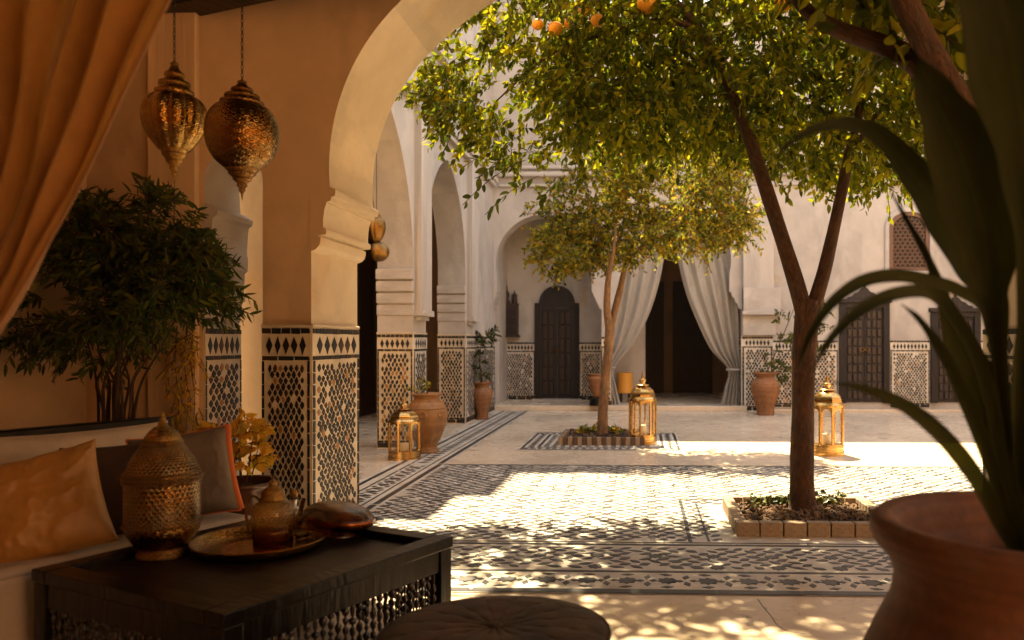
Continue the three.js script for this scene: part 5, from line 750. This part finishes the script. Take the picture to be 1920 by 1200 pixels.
// ------------------------------------------------------------------ low table and what stands on it
const TT = 0.45, tc = V((-2.13 - 0.778) / 2, 0, -(2.76 + 3.24) / 2), TA = turned(0.430, 0.903); // local x along the long side
{
  const t = thing('carved_table', 'low black wooden table with recessed top and carved fringe', 'table', tc.toArray(), TA);
  const L = 1.06, Wd = 1.02, x = L / 2, z = Wd / 2, rail = 0.085;
  part('top_frame', [rspan(-x, x, TT - 0.045, TT, z - rail, z, 0.006), rspan(-x, x, TT - 0.045, TT, -z, -z + rail, 0.006), rspan(-x, -x + rail, TT - 0.0452, TT - 0.0003, -z + rail + 0.0005, z - rail - 0.0005, 0.004), rspan(x - rail, x, TT - 0.0452, TT - 0.0003, -z + rail + 0.0005, z - rail - 0.0005, 0.004)].map(boxUV), M.ebony, t);
  part('tray_top', boxUV(rspan(-x + rail - 0.01, x - rail + 0.01, TT - 0.05, TT - 0.030, -z + rail - 0.01, z - rail + 0.01, 0.002)), M.wood, t);
  for (const sx of [-1, 1]) for (const sz of [-1, 1]) part('leg', boxUV(rspan(sx * (x - 0.075), sx * (x - 0.005), 0, TT - 0.046, sz * (z - 0.075), sz * (z - 0.005), 0.006)), M.ebony, t);
  for (const s of [-1, 1]) { part('apron', boxUV(rspan(-x + 0.075, x - 0.075, TT - 0.13, TT - 0.046, s * (z - 0.035), s * (z - 0.012), 0.003)), M.ebony, t); part('apron', boxUV(rspan(s * (x - 0.035), s * (x - 0.012), TT - 0.13, TT - 0.046, -z + 0.075, z - 0.075, 0.003)), M.ebony, t); }
  const drop = i => { const q = rngOf(900 + i), pr = [[0.004, 0]]; let y = 0; while (y > -0.27) { const r = 0.006 + q() * 0.009, l = 0.018 + q() * 0.03; pr.push([0.004, y - 0.002], [r, y - l * 0.35], [r * 0.85, y - l * 0.75], [0.004, y - l]); y -= l + 0.002; } pr.push([0, y - 0.004]); return lathe(pr.reverse(), 10); };
  const drops = [0, 1, 2, 3, 4].map(drop);
  const carv = std(rgb(0.03, 0.02, 0.014), { roughness: 0.22 });
  const side = (n, f) => { for (let i = 0; i < n; i++) { const o = part('carved_drop', drops[i % 5], carv, t), k = (i + 0.5) / n; f(o, k, i); o.rotation.y = i; o.scale.setScalar(rr(0.9, 1.08)); } };
  side(27, (o, k) => o.position.set(lerp(-x + 0.08, x - 0.08, k), TT - 0.128, z - 0.024)); side(27, (o, k) => o.position.set(x - 0.024, TT - 0.128, lerp(-z + 0.08, z - 0.08, k)));
  side(24, (o, k) => o.position.set(lerp(-x + 0.08, x - 0.08, k), TT - 0.128, -z + 0.024)); side(24, (o, k) => o.position.set(-x + 0.024, TT - 0.128, lerp(-z + 0.08, z - 0.08, k)));
}
const TS = TT - 0.030;
const onTable = (px, py) => { const D = (EYE - TS) * F / (py - CY); return at(px, py, D).setY(TS); };
{
  const p = onTable(305, 1052), o = thing('table_lantern', 'large pierced brass lantern standing on the black table', 'lantern', p.toArray()), k = -p.z / F, R0 = 66 * k;
  const y = py => (1052 - py) * k;
  part('foot', lathe([[0, 0], [R0 * 0.66, 0], [R0 * 0.72, 0.008], [R0 * 0.70, 0.02], [R0 * 0.58, 0.032], [R0 * 0.62, 0.042], [R0 * 0.80, 0.066], [R0 * 0.96, 0.10], [R0, 0.125], [R0 * 0.97, 0.13]], 64), M.brassDark, o);
  part('drum', lathe([[R0 * 0.985, 0.126], [R0 * 0.995, 0.16], [R0 * 0.99, 0.22], [R0 * 0.99, y(905)], [R0 * 0.97, y(902)]], 96), M.brassPierced, o);
  part('ring', [[y(1005) + 0.036, R0 * 1.0], [y(905), R0 * 1.01], [y(898), R0 * 1.025], [y(890), R0 * 0.99]].map(([h, r]) => new THREE.TorusGeometry(r, 0.006, 8, 80).rotateX(Math.PI / 2).translate(0, h, 0)), M.brassDark, o);
  part('shoulder', lathe([[R0 * 1.01, y(900)], [R0 * 0.98, y(888)], [R0 * 0.86, y(868)], [R0 * 0.72, y(852)], [R0 * 0.60, y(841)], [R0 * 0.53, y(836)]], 80), M.brassPierced, o);
  part('collar', lathe([[R0 * 0.50, y(838)], [R0 * 0.56, y(836)], [R0 * 0.56, y(830)], [R0 * 0.50, y(828)], [R0 * 0.46, y(826)]], 64), M.brassDark, o);
  part('dome', lathe([[R0 * 0.50, y(829)], [R0 * 0.47, y(822)], [R0 * 0.36, y(812)], [R0 * 0.22, y(804)], [R0 * 0.12, y(801)], [R0 * 0.14, y(797)], [R0 * 0.07, y(793)], [R0 * 0.10, y(789)], [R0 * 0.05, y(785)], [R0 * 0.06, y(781)], [0, y(772)]], 48), M.brassFine, o);
  part('candle', new THREE.CylinderGeometry(0.035, 0.035, 0.12, 20).translate(0, 0.16, 0), M.wax, o);
}
const tray = onTable(488, 1034);
{
  const o = thing('brass_tray', 'round brass tray on the black table', 'tray', tray.toArray());
  part('dish', lathe([[0, 0.006], [0.19, 0.006], [0.225, 0.010], [0.243, 0.026], [0.252, 0.042], [0.256, 0.044], [0.259, 0.041], [0.249, 0.022], [0.232, 0.002], [0.20, 0], [0, 0]], 96), M.brassFine, o);
}
{
  const p = onTable(512, 1040), k = -p.z / F, o = thing('amber_teapot', 'amber glass teapot with knobbed lid on the brass tray', 'teapot', [p.x, TS + 0.0065, p.z]), R0 = 39 * k, y = py => (1044 - py) * k;
  part('body', lathe([[0, 0.0], [R0 * 0.82, 0.0], [R0 * 0.90, 0.006], [R0 * 0.93, y(1010)], [R0, y(985)], [R0, y(968)], [R0 * 0.92, y(958)], [R0 * 0.66, y(950)], [R0 * 0.56, y(946)], [R0 * 0.52, y(946)], [R0 * 0.60, y(953)], [R0 * 0.86, y(961)], [R0 * 0.93, y(970)], [R0 * 0.92, y(985)], [R0 * 0.86, y(1010)], [R0 * 0.82, 0.014], [0, 0.014]], 56), M.amberGlass, o);
  part('tea', lathe([[0, 0.0145], [R0 * 0.80, 0.0145], [R0 * 0.84, y(1010)], [R0 * 0.86, y(996)], [0, y(996)]], 40), phys(rgb(0.62, 0.22, 0.03), { roughness: 0.1, transmission: 0.8, thickness: 0.05, attenuationColor: rgb(0.7, 0.2, 0.02), attenuationDistance: 0.03 }), o);
  part('neck', lathe([[R0 * 0.60, y(950)], [R0 * 0.62, y(946)], [R0 * 0.52, y(940)], [R0 * 0.56, y(934)], [R0 * 0.40, y(927)], [R0 * 0.18, y(922)], [R0 * 0.24, y(917)], [R0 * 0.14, y(912)], [0, y(908)]], 40), M.brassFine, o);
  part('handle', new THREE.TubeGeometry(new THREE.CatmullRomCurve3([V(-R0 * 0.6, y(950), 0), V(-R0 * 1.05, y(942), 0), V(-R0 * 1.32, y(970), 0), V(-R0 * 1.2, y(1005), 0), V(-R0 * 0.92, y(1014), 0)]), 40, 0.006, 8), M.brassFine, o);
  part('spout', limb([V(R0 * 0.85, y(1005), 0), V(R0 * 1.25, y(992), 0.01), V(R0 * 1.45, y(965), 0.012), V(R0 * 1.6, y(945), 0.014)], [0.017, 0.012, 0.009, 0.008], 12, 8), M.brassFine, o);
  const g = onTable(566, 1018), gl = thing('tea_glass', 'small clear tea glass behind the amber teapot', 'glass', [g.x, TS + 0.0065, g.z]);
  part('glass', lathe([[0, 0], [0.022, 0], [0.026, 0.004], [0.028, 0.03], [0.032, 0.085], [0.0305, 0.085], [0.026, 0.03], [0.023, 0.007], [0, 0.007]], 32), M.clearGlass, gl);
  const g2 = onTable(540, 1012), gb = thing('glass_bottle', 'stoppered glass bottle standing behind the amber teapot', 'bottle', [g2.x + 0.02, TS + 0.0065, g2.z - 0.01]);
  part('glass', lathe([[0, 0], [0.030, 0], [0.034, 0.006], [0.035, 0.09], [0.030, 0.11], [0.014, 0.125], [0.013, 0.15], [0.018, 0.154], [0.018, 0.158], [0.010, 0.158], [0.010, 0.125], [0.027, 0.108], [0.031, 0.09], [0.030, 0.008], [0, 0.008]], 32), M.clearGlass, gb);
  part('stopper', lathe([[0, 0.15], [0.010, 0.15], [0.014, 0.162], [0.018, 0.178], [0.012, 0.192], [0, 0.196]], 20), M.brassFine, gb);
  const sp = onTable(590, 1022), s = thing('tea_spoon', 'flat copper spoon lying on the tray rim', 'spoon', [sp.x, TS + 0.052, sp.z], -0.2);
  s.rotation.z = -0.06;
  part('handle', toCreasedNormals(extrude([[-0.075, -0.006], [0.0, -0.009], [0.06, -0.013], [0.075, -0.006], [0.075, 0.006], [0.06, 0.013], [0, 0.009], [-0.075, 0.006]], 0.004, { bevel: 0.0015 }), 0.5).rotateX(-Math.PI / 2), M.copper, s);
  part('bowl', new THREE.SphereGeometry(0.022, 20, 10, 0, Math.PI * 2, Math.PI / 2, Math.PI / 2).scale(1.4, 0.45, 1).translate(-0.098, 0.006, 0), M.copper, s);
}
{
  const p = onTable(632, 1008), o = thing('oval_bowl', 'oval polished brown bowl upturned on its foot at the table end', 'bowl', [p.x - 0.005, TS, p.z - 0.01], -0.35);
  const g = lathe([[0, 0.0], [0.085, 0.0], [0.09, 0.008], [0.075, 0.02], [0.10, 0.032], [0.148, 0.052], [0.160, 0.066], [0.161, 0.082], [0.156, 0.094], [0.135, 0.112], [0.10, 0.126], [0.05, 0.134], [0, 0.136]], 72).scale(1, 1, 0.78);
  const b = part('body', g, phys(rgb(0.20, 0.075, 0.03), { map: rep(T.leather, 1, 0.5), roughness: 0.26, clearcoat: 0.6, clearcoatRoughness: 0.2 }), o); b.rotation.z = -0.10;
  const rim = part('rim_band', lathe([[0.1595, 0.060], [0.1635, 0.064], [0.1645, 0.080], [0.160, 0.088], [0.158, 0.088]], 72).scale(1, 1, 0.78), M.copper, o); rim.rotation.z = -0.10;
}
{ // leather pouf
  const c = at(928, 0, 2.40).setY(0), o = thing('leather_pouf', 'round brown leather pouf in front of the table', 'pouf', c.toArray(), 0.3);
  const n = 16, Rp = 0.352, PH = 0.03;
  for (let i = 0; i < n; i++) { const a0 = i / n * 2 * Math.PI, a1 = (i + 1) / n * 2 * Math.PI; part('leather_panel', boxUV(grid((u, v) => { const a = lerp(a0, a1, u), s = v; let r, y; if (s < 0.55) { const t = s / 0.55; r = Rp * 0.97 * t + 0.012; y = PH + 0.372 - 0.010 * (1 - t) ** 3 - 0.03 * t ** 4; } else { const t = (s - 0.55) / 0.45, th = t * Math.PI; r = Rp * (0.97 + 0.07 * Math.sin(th)); y = PH + 0.342 - (0.335 + PH) * t + 0.01 * Math.cos(th) - 0.01; } const seam = 1 - Math.abs(u - 0.5) * 2, puff = 0.0025 * Math.pow(seam, 0.45) - 0.0025; return V(Math.cos(a) * (r + (s > 0.5 ? puff : 0)), Math.max(0.004, y + (s < 0.6 ? puff + 0.0012 * Math.sin(r * 60 + i * 2) : 0)), Math.sin(a) * (r + (s > 0.5 ? puff : 0))); }, 10, 40)), M.leather, o); }
  part('button', new THREE.SphereGeometry(0.024, 20, 10).scale(1, 0.45, 1).translate(0, PH + 0.362, 0), M.leather, o);
  part('welt', new THREE.TorusGeometry(Rp * 0.985, 0.006, 8, 90).rotateX(Math.PI / 2).translate(0, PH + 0.338, 0), M.leather, o);
}
// ------------------------------------------------------------------ draw
renderer.render(scene, camera);
